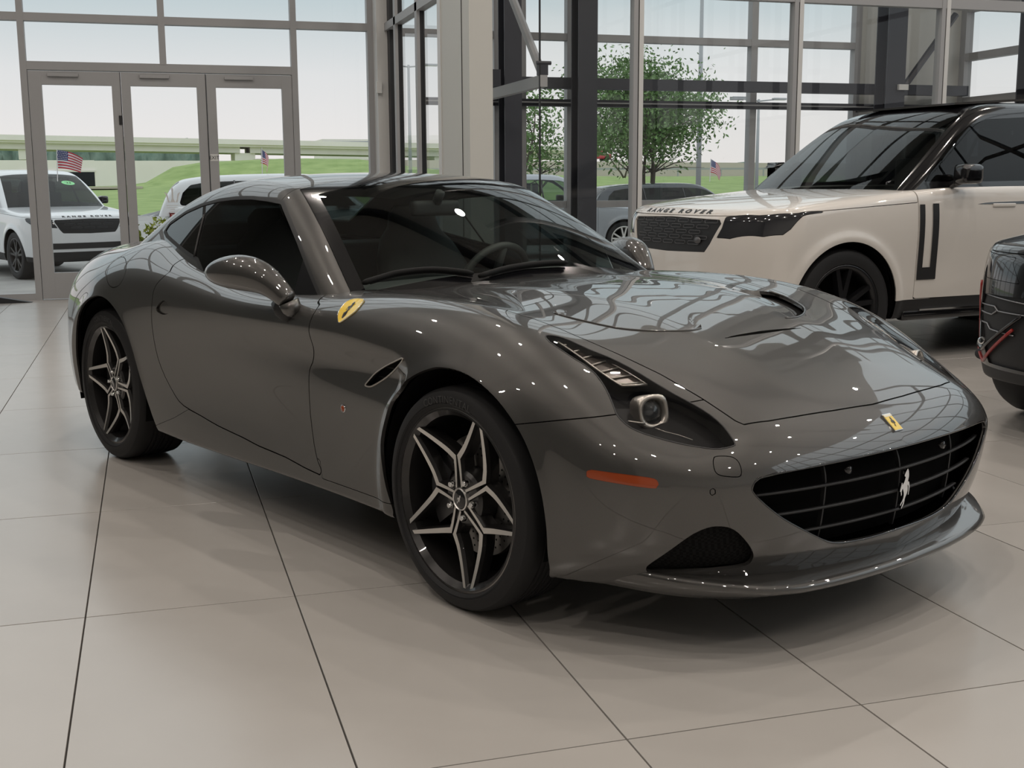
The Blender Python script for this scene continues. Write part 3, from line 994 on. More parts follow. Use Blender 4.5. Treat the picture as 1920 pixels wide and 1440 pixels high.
def m_mesh(nt, p):
    tc = nt.nodes.new('ShaderNodeTexCoord'); mp = nt.nodes.new('ShaderNodeMapping')
    mp.inputs['Rotation'].default_value = (0.3, 0.6, 0.785)
    ck = nt.nodes.new('ShaderNodeTexChecker'); ck.inputs['Scale'].default_value = 120
    ck.inputs[1].default_value = (0.0015, 0.0015, 0.0015, 1); ck.inputs[2].default_value = (0.007, 0.007, 0.007, 1)
    nt.links.new(tc.outputs['Object'], mp.inputs[0]); nt.links.new(mp.outputs[0], ck.inputs['Vector'])
    nt.links.new(ck.outputs['Color'], p.inputs['Base Color'])


M_MESHBLACK = mat('black_intake_mesh', (0.01, 0.01, 0.01), 0.8, spec=0.15, build=m_mesh)
M_GRILLBACK = mat('grille_cavity', (0.003, 0.003, 0.0032), 0.9, spec=0.05)

# rearing-horse outline (head to the left), unit box about 0.42 x 1
HORSE = [(145, 582), (152, 590), (160, 602), (166, 625), (168, 645), (163, 668), (160, 686), (172, 686), (180, 698), (188, 728), (187, 755), (180, 792), (174, 790), (176, 758), (174, 730), (166, 712), (158, 712), (163, 735), (164, 758), (155, 782), (143, 798), (134, 815), (130, 838), (124, 858), (108, 876), (98, 889), (93, 880), (104, 862), (113, 842), (114, 826), (104, 838), (92, 850), (84, 864), (75, 856), (84, 842), (100, 828), (112, 808), (117, 786), (113, 764), (104, 744), (97, 730), (90, 738), (84, 752), (89, 776), (82, 787), (74, 766), (74, 748), (66, 752), (60, 748), (64, 728), (72, 706), (76, 684), (84, 682), (86, 700), (96, 696), (110, 682), (119, 664), (124, 644), (116, 640), (109, 634), (111, 622), (122, 606), (134, 592)]
HORSE = [((a - 124) / 310.0, (735 - b) / 310.0) for a, b in HORSE]


def horse(mb_name, size, m, parent, frame, thick=0.004, flipx=False):
    """frame: origin, right vector, up vector, out vector"""
    o, r, u, n = [np.asarray(q, float) for q in frame]
    s = -1 if flipx else 1
    V = [o + r * a * s * size + u * b * size for a, b in HORSE] + [o + r * a * s * size + u * b * size + n * thick for a, b in HORSE]
    k = len(HORSE)
    F = [tuple(range(k))[::-1], tuple(range(k, 2 * k))] + [(i, (i + 1) % k, k + (i + 1) % k, k + i) for i in range(k)]
    return MB().add(V, F).build(mb_name, m, parent)


coupe = tag(empty('sports_coupe', (CAR_X, CAR_Y, 0), CAR_YAW), 'dark grey metallic two-door sports coupe with star-spoke wheels and black grille', 'car')

HB = implicit_half(body_F, -2.45, 2.45, -1.5, 1.6, 1.05, 0.05, 1.15, 0.45, step=0.0125, faces=('side', 'top', 'front', 'rear'))
HB = compact((HB[0], HB[1], HB[2]))
# body top opens where the cabin stands
HB = cut(HB, np.maximum(cabin_F(HB[0]) + 0.004, 0.80 - HB[0][:, 2]))[1]
# wheel arches
ARCH_F = trace(body_F, z4((112, 835), (70, 700), (45, 550), (42, 430), (70, 300), (130, 170), (220, 75), (320, 32), (380, 25), (480, 45), (580, 100), (680, 190), (760, 290), (830, 400), (880, 510), (920, 630), (950, 760), (970, 900), (978, 1020), (990, 1140), (1010, 1210)))
ARCH_R = trace(body_F, z3((168, 380), (172, 300), (195, 180), (240, 100), (300, 62), (350, 60), (400, 85), (450, 140), (500, 220), (550, 330), (590, 450), (620, 560), (660, 700), (700, 830), (740, 950), (790, 1070)))
fa = np.concatenate([ARCH_F[:, [0, 2]], [[1.76, 0.0], [0.98, 0.0]]])
ra = np.concatenate([[[-1.70, 0.0], [-1.69, 0.30], [-1.675, 0.45]], ARCH_R[1:, [0, 2]], [[-0.80, 0.0]]])
for poly in (fa, ra):
    HB = cut(HB, np.maximum(sdf_poly(HB[0][:, [0, 2]], smooth_poly(poly[:-2], 3, False).tolist() + poly[-2:].tolist()), 0.45 - np.abs(HB[0][:, 1])))[1]

parts_half = {}
# front openings and lamps
f_grille = trace(body_F, z6((632, 545), (645, 510), (680, 482), (800, 453), (1000, 415), (1200, 372), (1400, 325)))
f_grille_b = trace(body_F, z6((1400, 745), (1250, 790), (1130, 815), (1060, 820), (1000, 805), (900, 755), (800, 700), (720, 640), (660, 585)))
gy = [(p[1], p[2]) for p in f_grille if p[1] < -0.03] + [(0.1, 0.522), (0.1, 0.280)] + [(p[1], p[2]) for p in f_grille_b if p[1] < -0.03]
GRILLE_YZ = np.array(gy)
fld_grille = lambda V: np.maximum(sdf_poly(V[:, [1, 2]], GRILLE_YZ), 1.9 - V[:, 0])
_, HB = panel(HB, fld_grille, 0.0)
INT = trace(body_F, z6((88, 940), (150, 895), (250, 825), (330, 770), (400, 740), (450, 732), (510, 737), (560, 765), (610, 820), (638, 870), (632, 905), (600, 935), (480, 955), (300, 968), (150, 975), (95, 970)))
fld_int = plane_field(INT, 0.25, 2)
_, HB = panel(HB, fld_int, 0.0)
LAMP = trace(body_F, z5((240, 195), (270, 235), (350, 290), (440, 350), (530, 405), (600, 465), (650, 530), (690, 600), (720, 670), (750, 750), (790, 800), (850, 850), (950, 895), (1100, 940), (1250, 975), (1400, 1000), (1500, 1005), (1590, 985), (1605, 965), (1580, 920), (1520, 840), (1430, 760), (1300, 680), (1150, 600), (1000, 510), (850, 420), (700, 345), (560, 290), (420, 225), (330, 195), (260, 185)))
fld_lamp = plane_field(LAMP, 0.16)
lampc, HB = panel(HB, fld_lamp, 0.0025)
parts_half['lamp_cover'] = lampc
# bonnet
HOODF = trace(body_F, z6((590, 209), (720, 190), (850, 168), (1060, 135), (1250, 105)))
hood_poly = [(0.15, 0.0)][:0] + [(2.138, 0.15)] + [(p[0], p[1]) for p in HOODF[::-1]] + [(2.062, -0.528), (1.95, -0.540), (1.82, -0.562), (1.69, -0.598), (1.55, -0.640), (1.35, -0.674), (1.1, -0.692), (0.85, -0.718), (0.66, -0.745), (0.655, -0.70), (0.675, -0.45), (0.695, -0.2), (0.70, 0.15)]
fld_hood = lambda V: np.maximum(sdf_poly(V[:, [0, 1]], np.array(hood_poly)), 0.5 - V[:, 2])
hood, HB = panel(HB, fld_hood)
NOS = trace(body_F, [(1038, 587), (1062, 594), (1090, 601), (1140, 612), (1180, 618), (1235, 621), (1290, 620), (1314, 616), (1310, 602), (1290, 585), (1250, 568), (1190, 556), (1120, 556), (1065, 570)])
fld_nos = lambda V: sdf_poly(V[:, [0, 1]], smooth_poly(NOS[:, :2], 3))
nos, hood = panel(hood, fld_nos, 0.0)
parts_half['bonnet'] = hood
# door
DFR = trace(body_F, z8((1230, 120), (1180, 190), (1120, 290), (1105, 380), (1135, 480), (1130, 590), (1110, 640), (1105, 750), (1115, 950), (1140, 1150), (1165, 1270), (1185, 1370)))
DBO = trace(body_F, z8((650, 1110), (480, 1030), (360, 960), (240, 890)))
DRE = trace(body_F, z8((180, 820), (110, 690), (60, 560), (30, 420), (15, 280), (20, 160)) + zb((615, 752), (700, 670), (790, 590)))
dpoly = [(0.44, 1.05)] + [(p[0], p[2]) for p in DFR] + [(0.30, 0.288), (0.1, 0.296)] + [(p[0], p[2]) for p in np.concatenate([DBO, DRE])] + [(-0.60, 1.05)]
door, HB = panel(HB, lambda V: np.maximum(sdf_poly(V[:, [0, 2]], smooth_poly(dpoly, 2)), 0.6 + V[:, 1]))
HANDLE = trace(body_F, zb((620, 905), (618, 890), (640, 855), (665, 845), (690, 870), (700, 900), (685, 922), (650, 925)))
hand, door = panel(door, plane_field(HANDLE, 0.2, 3), 0.0012)
parts_half['door'] = door
# wing vent, fuel flap, marker, washer flap, sensors
VENT = trace(body_F, z8((1496, 748), (1520, 715), (1570, 660), (1640, 612), (1720, 572), (1752, 560), (1752, 578), (1700, 640), (1640, 695), (1570, 740), (1530, 757)))
vent, HB = panel(HB, plane_field(VENT, 0.2, 3), 0.0)
FUEL = trace(body_F, zb((430, 590), (438, 640), (425, 700), (395, 750), (355, 765), (328, 740), (322, 690), (335, 640), (365, 600), (400, 582)))
fuel, HB = panel(HB, plane_field(FUEL, 0.2, 3), 0.0015)
MARK = trace(body_F, z5((530, 1185), (537, 1165), (555, 1155), (600, 1158), (800, 1185), (1000, 1212), (1045, 1232), (1057, 1262), (1045, 1285), (1000, 1290), (800, 1262), (560, 1218), (538, 1205)))
mark, HB = panel(HB, plane_field(MARK, 0.2, 2), 0.0)
WASH = trace(body_F, z5((1450, 1080), (1470, 1058), (1570, 1060), (1620, 1085), (1645, 1130), (1652, 1185), (1625, 1207), (1520, 1200), (1470, 1178), (1452, 1130)))
wash, HB = panel(HB, plane_field(WASH, 0.2, 3), 0.0012)
SENS = trace(body_F, z5(*[(1445 + 22 * math.cos(t), 1315 + 25 * math.sin(t)) for t in np.linspace(0, 2 * PI, 13)[:-1]]))
sens, HB = panel(HB, plane_field(SENS, 0.2), 0.001)
# bumper | wing | sill | rear
seam = np.array([(1.30, 0.56), (1.64, 0.619), (1.766, 0.643), (1.87, 0.66), (2.03, 0.70), (2.4, 1.0)])
bfield = lambda V: np.maximum(sdf_line(V[:, [0, 2]], seam), 1.5 - V[:, 0])
bump_h, HB = panel(HB, bfield, 0.0015)
parts_half['front_bumper'] = bump_h
wing_h, HB = panel(HB, lambda V: np.maximum(0.55 - V[:, 0] + 0.25 * np.clip(0.262 - V[:, 2], -0.1, 0.0), 0.258 - V[:, 2]) if False else np.maximum(0.30 - V[:, 0], np.interp(V[:, 0], [0.30, 0.535, 0.56], [0.32, 0.32, 0.258]) - V[:, 2]), 0.0012)
parts_half['front_wing'] = wing_h
sill_h, HB = panel(HB, lambda V: np.maximum(sdf_poly(V[:, [0, 2]], np.array([(1.2, 0.258), (0.555, 0.258), (0.53, 0.33), (0.1, 0.33), (-0.3, 0.33), (-0.5, 0.352), (-0.62, 0.30), (-0.80, 0.24), (-0.80, -1), (1.2, -1)])), 0.5 + V[:, 1]), 0.0008)
parts_half['sill'] = sill_h
boot_h, HB = panel(HB, lambda V: np.maximum(sdf_poly(V[:, [0, 1]], np.array([(-1.62, 0.2), (-1.62, -0.45), (-1.80, -0.56), (-2.12, -0.58), (-2.4, -0.56), (-2.4, 0.2)])), 0.72 - V[:, 2]))
tail_pts = [(-2.16 + 0.0, -0.62 + 0.085 * math.cos(t), 0.80 + 0.085 * math.sin(t)) for t in np.linspace(0, 2 * PI, 25)[:-1]]
tail_h, HB = panel(HB, lambda V: np.maximum(np.hypot(V[:, 1] + 0.62, V[:, 2] - 0.80) - 0.085, V[:, 0] + 1.8), 0.001)

on_mid = lambda V: np.abs(V[:, 1]) < 1e-6
surf('rear_body', both(HB), M_CPAINT, coupe, 0.010, on_mid)
surf('boot_lid', both(boot_h), M_CPAINT, coupe, 0.010, on_mid)
surf('bonnet', both(parts_half['bonnet']), M_CPAINT, coupe, 0.012, on_mid)
surf('front_bumper', both(parts_half['front_bumper']), M_CPAINT, coupe, 0.012, on_mid)
for sd in (0, 1):
    mi = (lambda M: mirror(M)) if sd else (lambda M: M)
    dr = surf('door', mi(door), M_CPAINT, coupe, 0.012)
    hd = offset(hand, -0.009)
    surf('door_handle', mi(hd), M_CPAINT, dr, 0.004)
    surf('front_wing', mi(wing_h), M_CPAINT, coupe, 0.012)
    surf('sill', mi(sill_h), M_CPAINT, coupe, 0.012)
    surf('fuel_flap' if not sd else 'quarter_inset', mi(fuel), M_CPAINT, coupe, 0.006)
    surf('tail_lamp', mi(tail_h), M_RED, coupe, 0.006)
    surf('washer_flap', mi(wash), M_CPAINT, coupe, 0.005)
    surf('parking_sensor', mi(offset(sens, -0.001)), M_CPAINT, coupe, 0.004)
    surf('side_marker', mi(offset(mark, -0.001)), M_AMBER, coupe, 0.006)
    # wing vent: dark slot behind a bright rim
    w = surf('wing_vent', mi(offset(vent, -0.022)), M_BLACKMATT, coupe)
    rim = smooth_poly(VENT, 3)
    nrm = grad(body_F, rim)
    sg = np.array([1, -1 if sd else 1, 1])
    rp = [(q + n * 0.001) * sg for q, n in zip(rim, nrm)]
    MB().tube(rp + [rp[0]], 0.0028, 6, False).build('vent_rim', M_LAMPSILVER, w, True)
    # bonnet vent: floor drops towards its outer edge
    Vn = nos[0]
    d = np.clip(-sdf_line(Vn[:, :2], NOS[:8, :2][::-1]), -1, 1)
    dd = np.abs(d)
    dep = 0.026 * np.clip(1 - dd / 0.20, 0, 1) ** 1.5 * np.clip(-fld_nos(Vn) / 0.02 + (dd < 0.03) * 1.0, 0, 1)
    nv = (Vn - nos[1] * dep[:, None], nos[1], nos[2])
    me_ = surf('bonnet_vent', mi(nv), M_CPAINT, coupe)
    el = smooth_poly(NOS[:8], 4, False); en = grad(body_F, el)
    MB().tube([(q + n * 0.0005) * np.array([1, -1 if sd else 1, 1]) for q, n in zip(el, en)], 0.0034, 8).build('vent_highlight_lip', M_CPAINT, me_, True)  # bead added along the vent edge so that it catches a highlight line

# dark inner shell seen through the gaps, floor pan and arch liners
SB = implicit_half(body_F, -2.45, 2.45, -1.5, 1.6, 1.05, 0.05, 1.15, 0.45, step=0.03)
SB = offset(SB, -0.022)
SB = cut(SB, np.maximum(cabin_F(SB[0]) + 0.02, 0.78 - SB[0][:, 2]))[1]
for poly in (fa, ra):
    SB = cut(SB, np.maximum(sdf_poly(SB[0][:, [0, 2]], poly) - 0.004, 0.45 - np.abs(SB[0][:, 1])))[1]
SB = cut(SB, np.maximum(sdf_poly(SB[0][:, [1, 2]], GRILLE_YZ) - 0.01, 1.9 - SB[0][:, 0]))[1]
SB = cut(SB, fld_int(SB[0]) - 0.02)[1]
SB = cut(SB, fld_lamp(SB[0]) - 0.012)[1]
surf('inner_shell', both(SB), M_VOID, coupe)
for ax, r in ((AXF, 0.392), (AXR, 0.405)):
    for sd in (-1, 1):
        mb = MB(); n = 28
        prof = [(r, sd * 0.905), (r, sd * 0.50), (0.02, sd * 0.50)]
        mb.lathe(prof, n, 'y', (ax, 0, 0.352), -0.30, PI + 0.30)
        mb.build('wheel_arch_liner', M_VOID, coupe, True)


# ---- grille
def front_x(y, z, off=0.0):
    """x of the nose skin at given y, z"""
    y = np.atleast_1d(np.asarray(y, float)); z = np.broadcast_to(np.asarray(z, float), y.shape)
    lo = np.full(y.shape, 1.5); hi = np.full(y.shape, 2.5)
    for _ in range(40):
        m = 0.5 * (lo + hi)
        ins = body_F(np.c_[m, y, z]) < -off
        lo = np.where(ins, m, lo); hi = np.where(ins, hi, m)
    return lo


gr = empty('grille', (0, 0, 0), 0, coupe)
GP = np.concatenate([GRILLE_YZ, (GRILLE_YZ * [-1, 1])[::-1]])
full = [tuple(q) for q in GRILLE_YZ if q[0] < 0] 
half_out = np.array(full)                                   # right half outline from top centre round to bottom centre
order = np.argsort(np.arctan2(half_out[:, 1] - 0.40, half_out[:, 0]))
ring = np.concatenate([[(0, 0.523)], np.array([q for q in gy if q[0] < 0 and q[1] > 0.478][::-1] if False else [q for q in gy if q[0] < 0][:len([p for p in f_grille if p[1] < -0.03])][::-1]), np.array([q for q in gy if q[0] < 0][len([p for p in f_grille if p[1] < -0.03]):][::-1]), [(0, 0.281)]])


def grille_span(z):
    """half width of the grille opening at height z"""
    ys = np.linspace(0, -0.66, 200)
    s = sdf_poly(np.c_[ys, np.full(200, z)], GRILLE_YZ)
    k = np.where(s < 0)[0]
    return -ys[k[-1]] if len(k) else 0.0


gback = MB(); gv = []; gf = []
zs = np.linspace(0.272, 0.535, 18); us = np.linspace(-1, 1, 61)
for z in zs:
    hw = 0.66
    xx = front_x(np.abs(us) * hw, z, 0.075)
    gv += [(x, u * hw, z) for x, u in zip(xx, us)]
for i in range(len(zs) - 1):
    for j in range(60):
        gf.append((i * 61 + j, i * 61 + j + 1, (i + 1) * 61 + j + 1, (i + 1) * 61 + j))
gback.add(gv, gf).build('grille_backing', M_GRILLBACK, gr, True)
for z in (0.455, 0.392, 0.332):
    hw = grille_span(z) + 0.015
    ys = np.linspace(-hw, hw, 41)
    xs_ = front_x(np.abs(ys), z, 0.028)
    mb = MB(); V = []; Fc = []
    for x, y in zip(xs_, ys):
        V += [(x, y, z + 0.0035), (x + 0.002, y, z), (x, y, z - 0.0035), (x - 0.012, y, z - 0.003), (x - 0.012, y, z + 0.003)]
    for i in range(40):
        for k in range(5):
            Fc.append((i * 5 + k, i * 5 + (k + 1) % 5, (i + 1) * 5 + (k + 1) % 5, (i + 1) * 5 + k))
    mb.add(V, Fc).build('grille_bar', M_BLACKMATT, gr, True)
for y0 in (-0.32, 0.0, 0.32):
    zz = [z for z in np.linspace(0.285, 0.52, 14) if abs(y0) < grille_span(z) + 0.01]
    mb = MB(); V = []; Fc = []
    for z in zz:
        x = front_x([abs(y0)], z, 0.034)[0]
        V += [(x, y0 - 0.003, z), (x, y0 + 0.003, z), (x - 0.012, y0 + 0.003, z), (x - 0.012, y0 - 0.003, z)]
    for i in range(len(zz) - 1):
        for k in range(4):
            Fc.append((i * 4 + k, i * 4 + (k + 1) % 4, (i + 1) * 4 + (k + 1) % 4, (i + 1) * 4 + k))
    mb.add(V, Fc).build('grille_post', M_BLACKMATT, gr)
for y0 in (-0.24, 0.24):
    x = front_x([abs(y0)], 0.487, 0.022)[0]
    MB().lathe([(0.0, 0.004), (0.011, 0.002), (0.013, -0.01)], 16, 'x', (x, y0, 0.487)).build('grille_sensor', M_BLACKGLOSS, gr, True)
# opening rim
rim = []
for q in GRILLE_YZ:
    if q[0] < 0: rim.append((front_x([q[0]], q[1])[0] - 0.004, q[0], q[1]))
rr_ = [p for p in rim]
top = [p for p in rr_][:len([p for p in f_grille if p[1] < -0.03])]
bot = [p for p in rr_][len(top):]
loop = [(front_x([0.0], 0.523)[0] - 0.004, 0, 0.523)] + top[::-1] + bot[::-1] + [(front_x([0.0], 0.2805)[0] - 0.004, 0, 0.2805)]
loop2 = loop + [(x, -y, z) for x, y, z in loop[::-1][1:-1]]
loop2 = smooth_poly(loop2, 3)
MB().tube(list(loop2) + [loop2[0]], 0.0045, 6, False).build('grille_rim', M_BLACKGLOSS, gr, True)
xg = front_x([0.0], 0.40, 0.0)[0]
horse('grille_horse', 0.118, M_CHROME, gr, ((xg - 0.022, 0.0, 0.398), (0, 1, 0), (0.03, 0, 1), (1, 0, 0)), 0.008)

# ---- lower intakes: mesh behind the openings
for sd in (1, -1):
    Vq, Nq, Tq = implicit_half(body_F, 1.85, 2.40, 1.5, 1.6, 0.95, 0.20, 0.45, 0.35, step=0.02, faces=('side', 'front'))
    q = cut((Vq, Nq, Tq), fld_int(Vq) - 0.025)[0]
    q = offset(q, -0.018)
    if sd < 0: q = mirror(q)
    surf('intake_mesh', q, M_MESHBLACK, coupe)

# ---- splitter lip under the nose
LU = np.linspace(-1, 1, 81)
mb = MB(); V = []; Fc = []
for u in LU:
    y = u * 0.80; ay = abs(y)
    xs0 = float(Spl([0, 0.2, 0.4, 0.55, 0.66, 0.74, 0.80], [2.262, 2.252, 2.222, 2.172, 2.10, 2.00, 1.86])(ay))
    k = np.clip((0.80 - ay) / 0.25, 0, 1)
    fx = 0.042 * k
    zt = 0.222 + 0.02 * np.clip((ay - 0.45) / 0.35, 0, 1) - 0.012 * k
    zb_ = 0.165 + 0.02 * (1 - k)
    V += [(xs0 - 0.075, y, zt + 0.022), (xs0 - 0.03, y, zt + 0.006), (xs0 + fx * 0.6, y, zt), (xs0 + fx, y, zt - 0.012), (xs0 + fx * 0.7, y, zt - 0.026), (xs0 - 0.03, y, zb_), (xs0 - 0.16, y, zb_ - 0.005)]
for i in range(80):
    for k in range(6):
        Fc.append((i * 7 + k, i * 7 + k + 1, (i + 1) * 7 + k + 1, (i + 1) * 7 + k))
mb.add(V, Fc).build('front_splitter', M_CPAINT, coupe, True)

# ---- headlamps
for sd in (0, 1):
    sg = np.array([1, -1 if sd else 1, 1])
    mi = (lambda M: mirror(M)) if sd else (lambda M: M)
    lamp = empty('headlamp', (0, 0, 0), 0, coupe)
    surf('lamp_cover', mi(lampc), M_LAMPGLASS, lamp)
    bowl = offset(lampc, -0.047)
    surf('lamp_bowl', mi(bowl), mat('lamp_bowl_black', (0.005, 0.005, 0.006), 0.38, spec=0.22), lamp)
    # wall between cover and bowl
    wall = edge_lip(lampc, 0.048)
    k0 = len(lampc[2])
    surf('lamp_wall', mi((wall[0], wall[1], wall[2][k0:])), M_BLACKMATT, lamp)
    ol = smooth_poly(LAMP, 2); on_ = grad(body_F, ol)
    pts = [(q - n * 0.0015) * sg for q, n in zip(ol, on_)]
    MB().tube(pts + [pts[0]], 0.003, 6, False).build('lamp_seal', M_BLACKMATT, lamp, True)
    inner = lambda d: (lambda P: body_F(P) + d)
    pc = trace(inner(0.028), [(1224, 772)])[0]
    nn = grad(body_F, pc[None])[0]
    ax = np.array([0.93, -0.28, 0.16]); ax /= np.linalg.norm(ax)
    up = np.array([-ax[2], 0, ax[0]]); up /= np.linalg.norm(up); rt = np.cross(up, ax)

    def ringm(prof, n=28):
        V = []; Fc = []
        for r, h, sq in prof:
            for k in range(n):
                t = 2 * PI * k / n
                c, s_ = math.cos(t), math.sin(t)
                e = (abs(c) ** 4 + abs(s_) ** 4) ** -0.25
                rr = r * (1 + (e - 1) * sq)
                V.append((pc + ax * h + rt * rr * c + up * rr * s_) * sg)
        for i in range(len(prof) - 1):
            for k in range(n):
                Fc.append((i * n + k, i * n + (k + 1) % n, (i + 1) * n + (k + 1) % n, (i + 1) * n + k))
        return MB().add(V, Fc)
    ringm([(0.046, -0.045, 0.8), (0.047, 0.004, 0.8), (0.043, 0.010, 0.7), (0.034, 0.006, 0.3), (0.0335, -0.02, 0)]).build('projector_bezel', M_LAMPSILVER, lamp, True)
    ringm([(0.0335, -0.016, 0), (0.028, -0.006, 0), (0.015, 0.002, 0), (0.0005, 0.005, 0)]).build('projector_lens', M_LENS, lamp, True)
    # daytime strip: a tapered ladder of small cells
    L0 = z5((300, 225), (400, 290), (500, 360), (600, 435), (700, 505), (790, 560))
    L1 = z5((380, 225), (480, 275), (600, 335), (720, 400), (860, 480), (970, 550))
    A = trace(inner(0.020), L0); B = trace(inner(0.020), L1)
    A = smooth_poly(A, 6, False); B = smooth_poly(B, 6, False)
    Nn = grad(body_F, A)
    mb = MB(); V = []; Fc = []
    for a, b in zip(A, B): V += [a * sg, b * sg]
    for i in range(len(A) - 1): Fc.append((2 * i, 2 * i + 1, 2 * i + 3, 2 * i + 2))
    strip = mb.add(V, Fc).build('running_light', mat('running_light_reflector', (0.10, 0.085, 0.075), 0.25, metal=0.6), lamp, True)
    mb = MB()
    mb.tube([(q + n * 0.004) * sg for q, n in zip(A, Nn)], 0.0032, 6)
    mb.tube([(q + n * 0.004) * sg for q, n in zip(B, Nn)], 0.0022, 6)
    mb.tube([(A[-1] + Nn[-1] * .004) * sg, (B[-1] + Nn[-1] * .004) * sg], 0.004, 6)
    mb.build('running_light_frame', M_LAMPSILVER, strip, True)
    for i in range(4, len(A) - 1, 4):
        MB().tube([(A[i] + Nn[i] * .003) * sg, (B[i] + Nn[i] * .003) * sg], 0.0028, 6).build('light_divider', M_LAMPSILVER, strip, True)
    tr = trace(inner(0.026), z5((835, 806), (900, 815), (960, 822)))
    MB().tube([q * sg for q in tr], 0.003, 6).build('lamp_trim', M_LAMPSILVER, lamp, True)
    tr = trace(inner(0.026), z5((1030, 855), (1100, 880), (1200, 905), (1300, 940)))
    MB().tube([q * sg for q in tr], 0.0012, 6).build('lamp_trim', M_LAMPSILVER, lamp, True)

# ---- badges and small lamps
SH = trace(body_F, z8((1310, 300), (1310, 258), (1330, 212), (1370, 172), (1420, 153), (1470, 152), (1490, 162), (1470, 190), (1430, 240), (1370, 285), (1322, 316)))
SHs = smooth_poly(SH, 2); SHn = grad(body_F, SHs)
cen = SHs.mean(0); cn = grad(body_F, cen[None])[0]
for sd in (1, -1):
    sg = np.array([1, sd, 1]); k = len(SHs)
    V = [(q + n * 0.0035) * sg for q, n in zip(SHs, SHn)] + [(q - n * 0.002) * sg for q, n in zip(SHs, SHn)] + [(cen + cn * 0.006) * sg]
    Fc = [(i, (i + 1) % k, 2 * k) for i in range(k)] + [(i, k + i, k + (i + 1) % k, (i + 1) % k) for i in range(k)]
    b = MB().add(V, Fc).build('shield_badge', M_YELLOW, coupe)
    MB().tube([(q + n * 0.003) * sg for q, n in zip(np.r_[SHs, SHs[:1]], np.r_[SHn, SHn[:1]])], 0.0016, 5, False).build('badge_rim', M_CHROME, b, True)
    up = (SH[4] + SH[5]) / 2 - SH[-1]; up -= cn * (up @ cn); up /= np.linalg.norm(up); rt = np.cross(up, cn)
    horse('badge_horse', 0.062, M_BADGEBLACK, b, ((cen + cn * 0.0055) * sg, rt * sg, up * sg, cn * sg), 0.001, False)
# nose badge
HBc = trace(body_F, z6((1356, 198)))[0]; HBc[1] = 0
hn = grad(body_F, HBc[None])[0]; hn[1] = 0; hn /= np.linalg.norm(hn)
hu = np.array([-hn[2], 0, hn[0]]); hr = np.array([0, 1.0, 0])
def slab(c, r, u, n, a, b, t0, t1):
    return MB().add([c + r * sx * a + u * sy * b + n * t for t in (t0, t1) for sx, sy in ((-1, -1), (1, -1), (1, 1), (-1, 1))],
                    [(0, 3, 2, 1), (4, 5, 6, 7), (0, 1, 5, 4), (1, 2, 6, 5), (2, 3, 7, 6), (3, 0, 4, 7)])
bd = slab(HBc, hr, hu, hn, 0.0205, 0.031, -0.004, 0.004).build('nose_badge', M_CHROME, coupe)
slab(HBc, hr, hu, hn, 0.0185, 0.0285, 0.004, 0.005).build('badge_field', M_YELLOW, bd)
horse('badge_horse', 0.036, M_BADGEBLACK, bd, (HBc + hn * 0.005, hr, hu, hn), 0.0008)
slab(HBc + hu * 0.024, hr, hu, hn, 0.0185, 0.004, 0.004, 0.0055).build('badge_stripe', mat('badge_pale', (0.75, 0.72, 0.6), 0.3), bd)
ind = trace(body_F, [(644, 766)])[0]; inn = grad(body_F, ind[None])[0]
for sd in (1, -1):
    c = ind * [1, sd, 1]
    MB().lathe([(0.0, -0.007), (0.008, -0.006), (0.0115, -0.003), (0.0125, 0.004)], 18, 'y', (c[0], c[1] - (0 if sd > 0 else 0), c[2])).build('side_indicator', M_AMBER, coupe, True).scale = (1, sd, 1) if sd > 0 else (1, 1, 1)
    MB().lathe([(0.0125, 0.004), (0.0135, -0.003), (0.0115, -0.0035)], 18, 'y', c).build('indicator_ring', M_CHROME, coupe, True)

# ---- cabin skin: roof, pillars, glass
CB = implicit_half(cabin_F, -1.85, 0.95, -1.0, 0.2, 0.95, 0.6, 1.5, 0.9, step=0.0125, faces=('side', 'top', 'front', 'rear'))
CB = cut(CB, body_F(CB[0]) + 0.0)[1]
CB = cut(CB, np.maximum(0.84 - CB[0][:, 2], -1.70 - CB[0][:, 0]))[0]
DLO = trace(cabin_F, zb((660, 432), (700, 372), (800, 302), (900, 257), (1000, 230), (1100, 217), (1200, 215), (1300, 227), (1385, 242), (1430, 355), (1480, 482), (1520, 592), (1605, 800)))
dlo = [(p[0], p[2]) for p in DLO] + [(0.42, 0.80), (-0.3, 0.80), (-0.60, 0.955), (-0.714, 0.972), (-0.922, 1.010), (-1.06, 1.035)]
glass_h, CB = panel(CB, lambda V: np.maximum(sdf_poly(V[:, [0, 2]], np.array(dlo)), 0.50 + V[:, 1]), 0.0)
yb = lambda x: 0.578 + (x + 0.105) * 0.272
ws_f = lambda V: np.maximum(np.abs(V[:, 1]) - yb(V[:, 0]), -0.095 - V[:, 0])
ws_h, CB = panel(CB, ws_f, 0.0012)
rw_f = lambda V: np.maximum(sdf_poly(V[:, [0, 1]], np.array([(-0.98, 0.2), (-0.98, -0.34), (-1.02, -0.40), (-1.38, -0.46), (-1.42, 0.2)])), 0.95 - V[:, 2])
rw_h, CB = panel(CB, rw_f, 0.0)
pil_h, CB = panel(CB, lambda V: np.maximum(-0.108 - V[:, 0] + 0.45 * (np.abs(V[:, 1]) - 0.60) * 0, 0.4 + V[:, 1]), 0.0012)
surf('roof', both(CB), M_CPAINT, coupe, 0.01, on_mid)
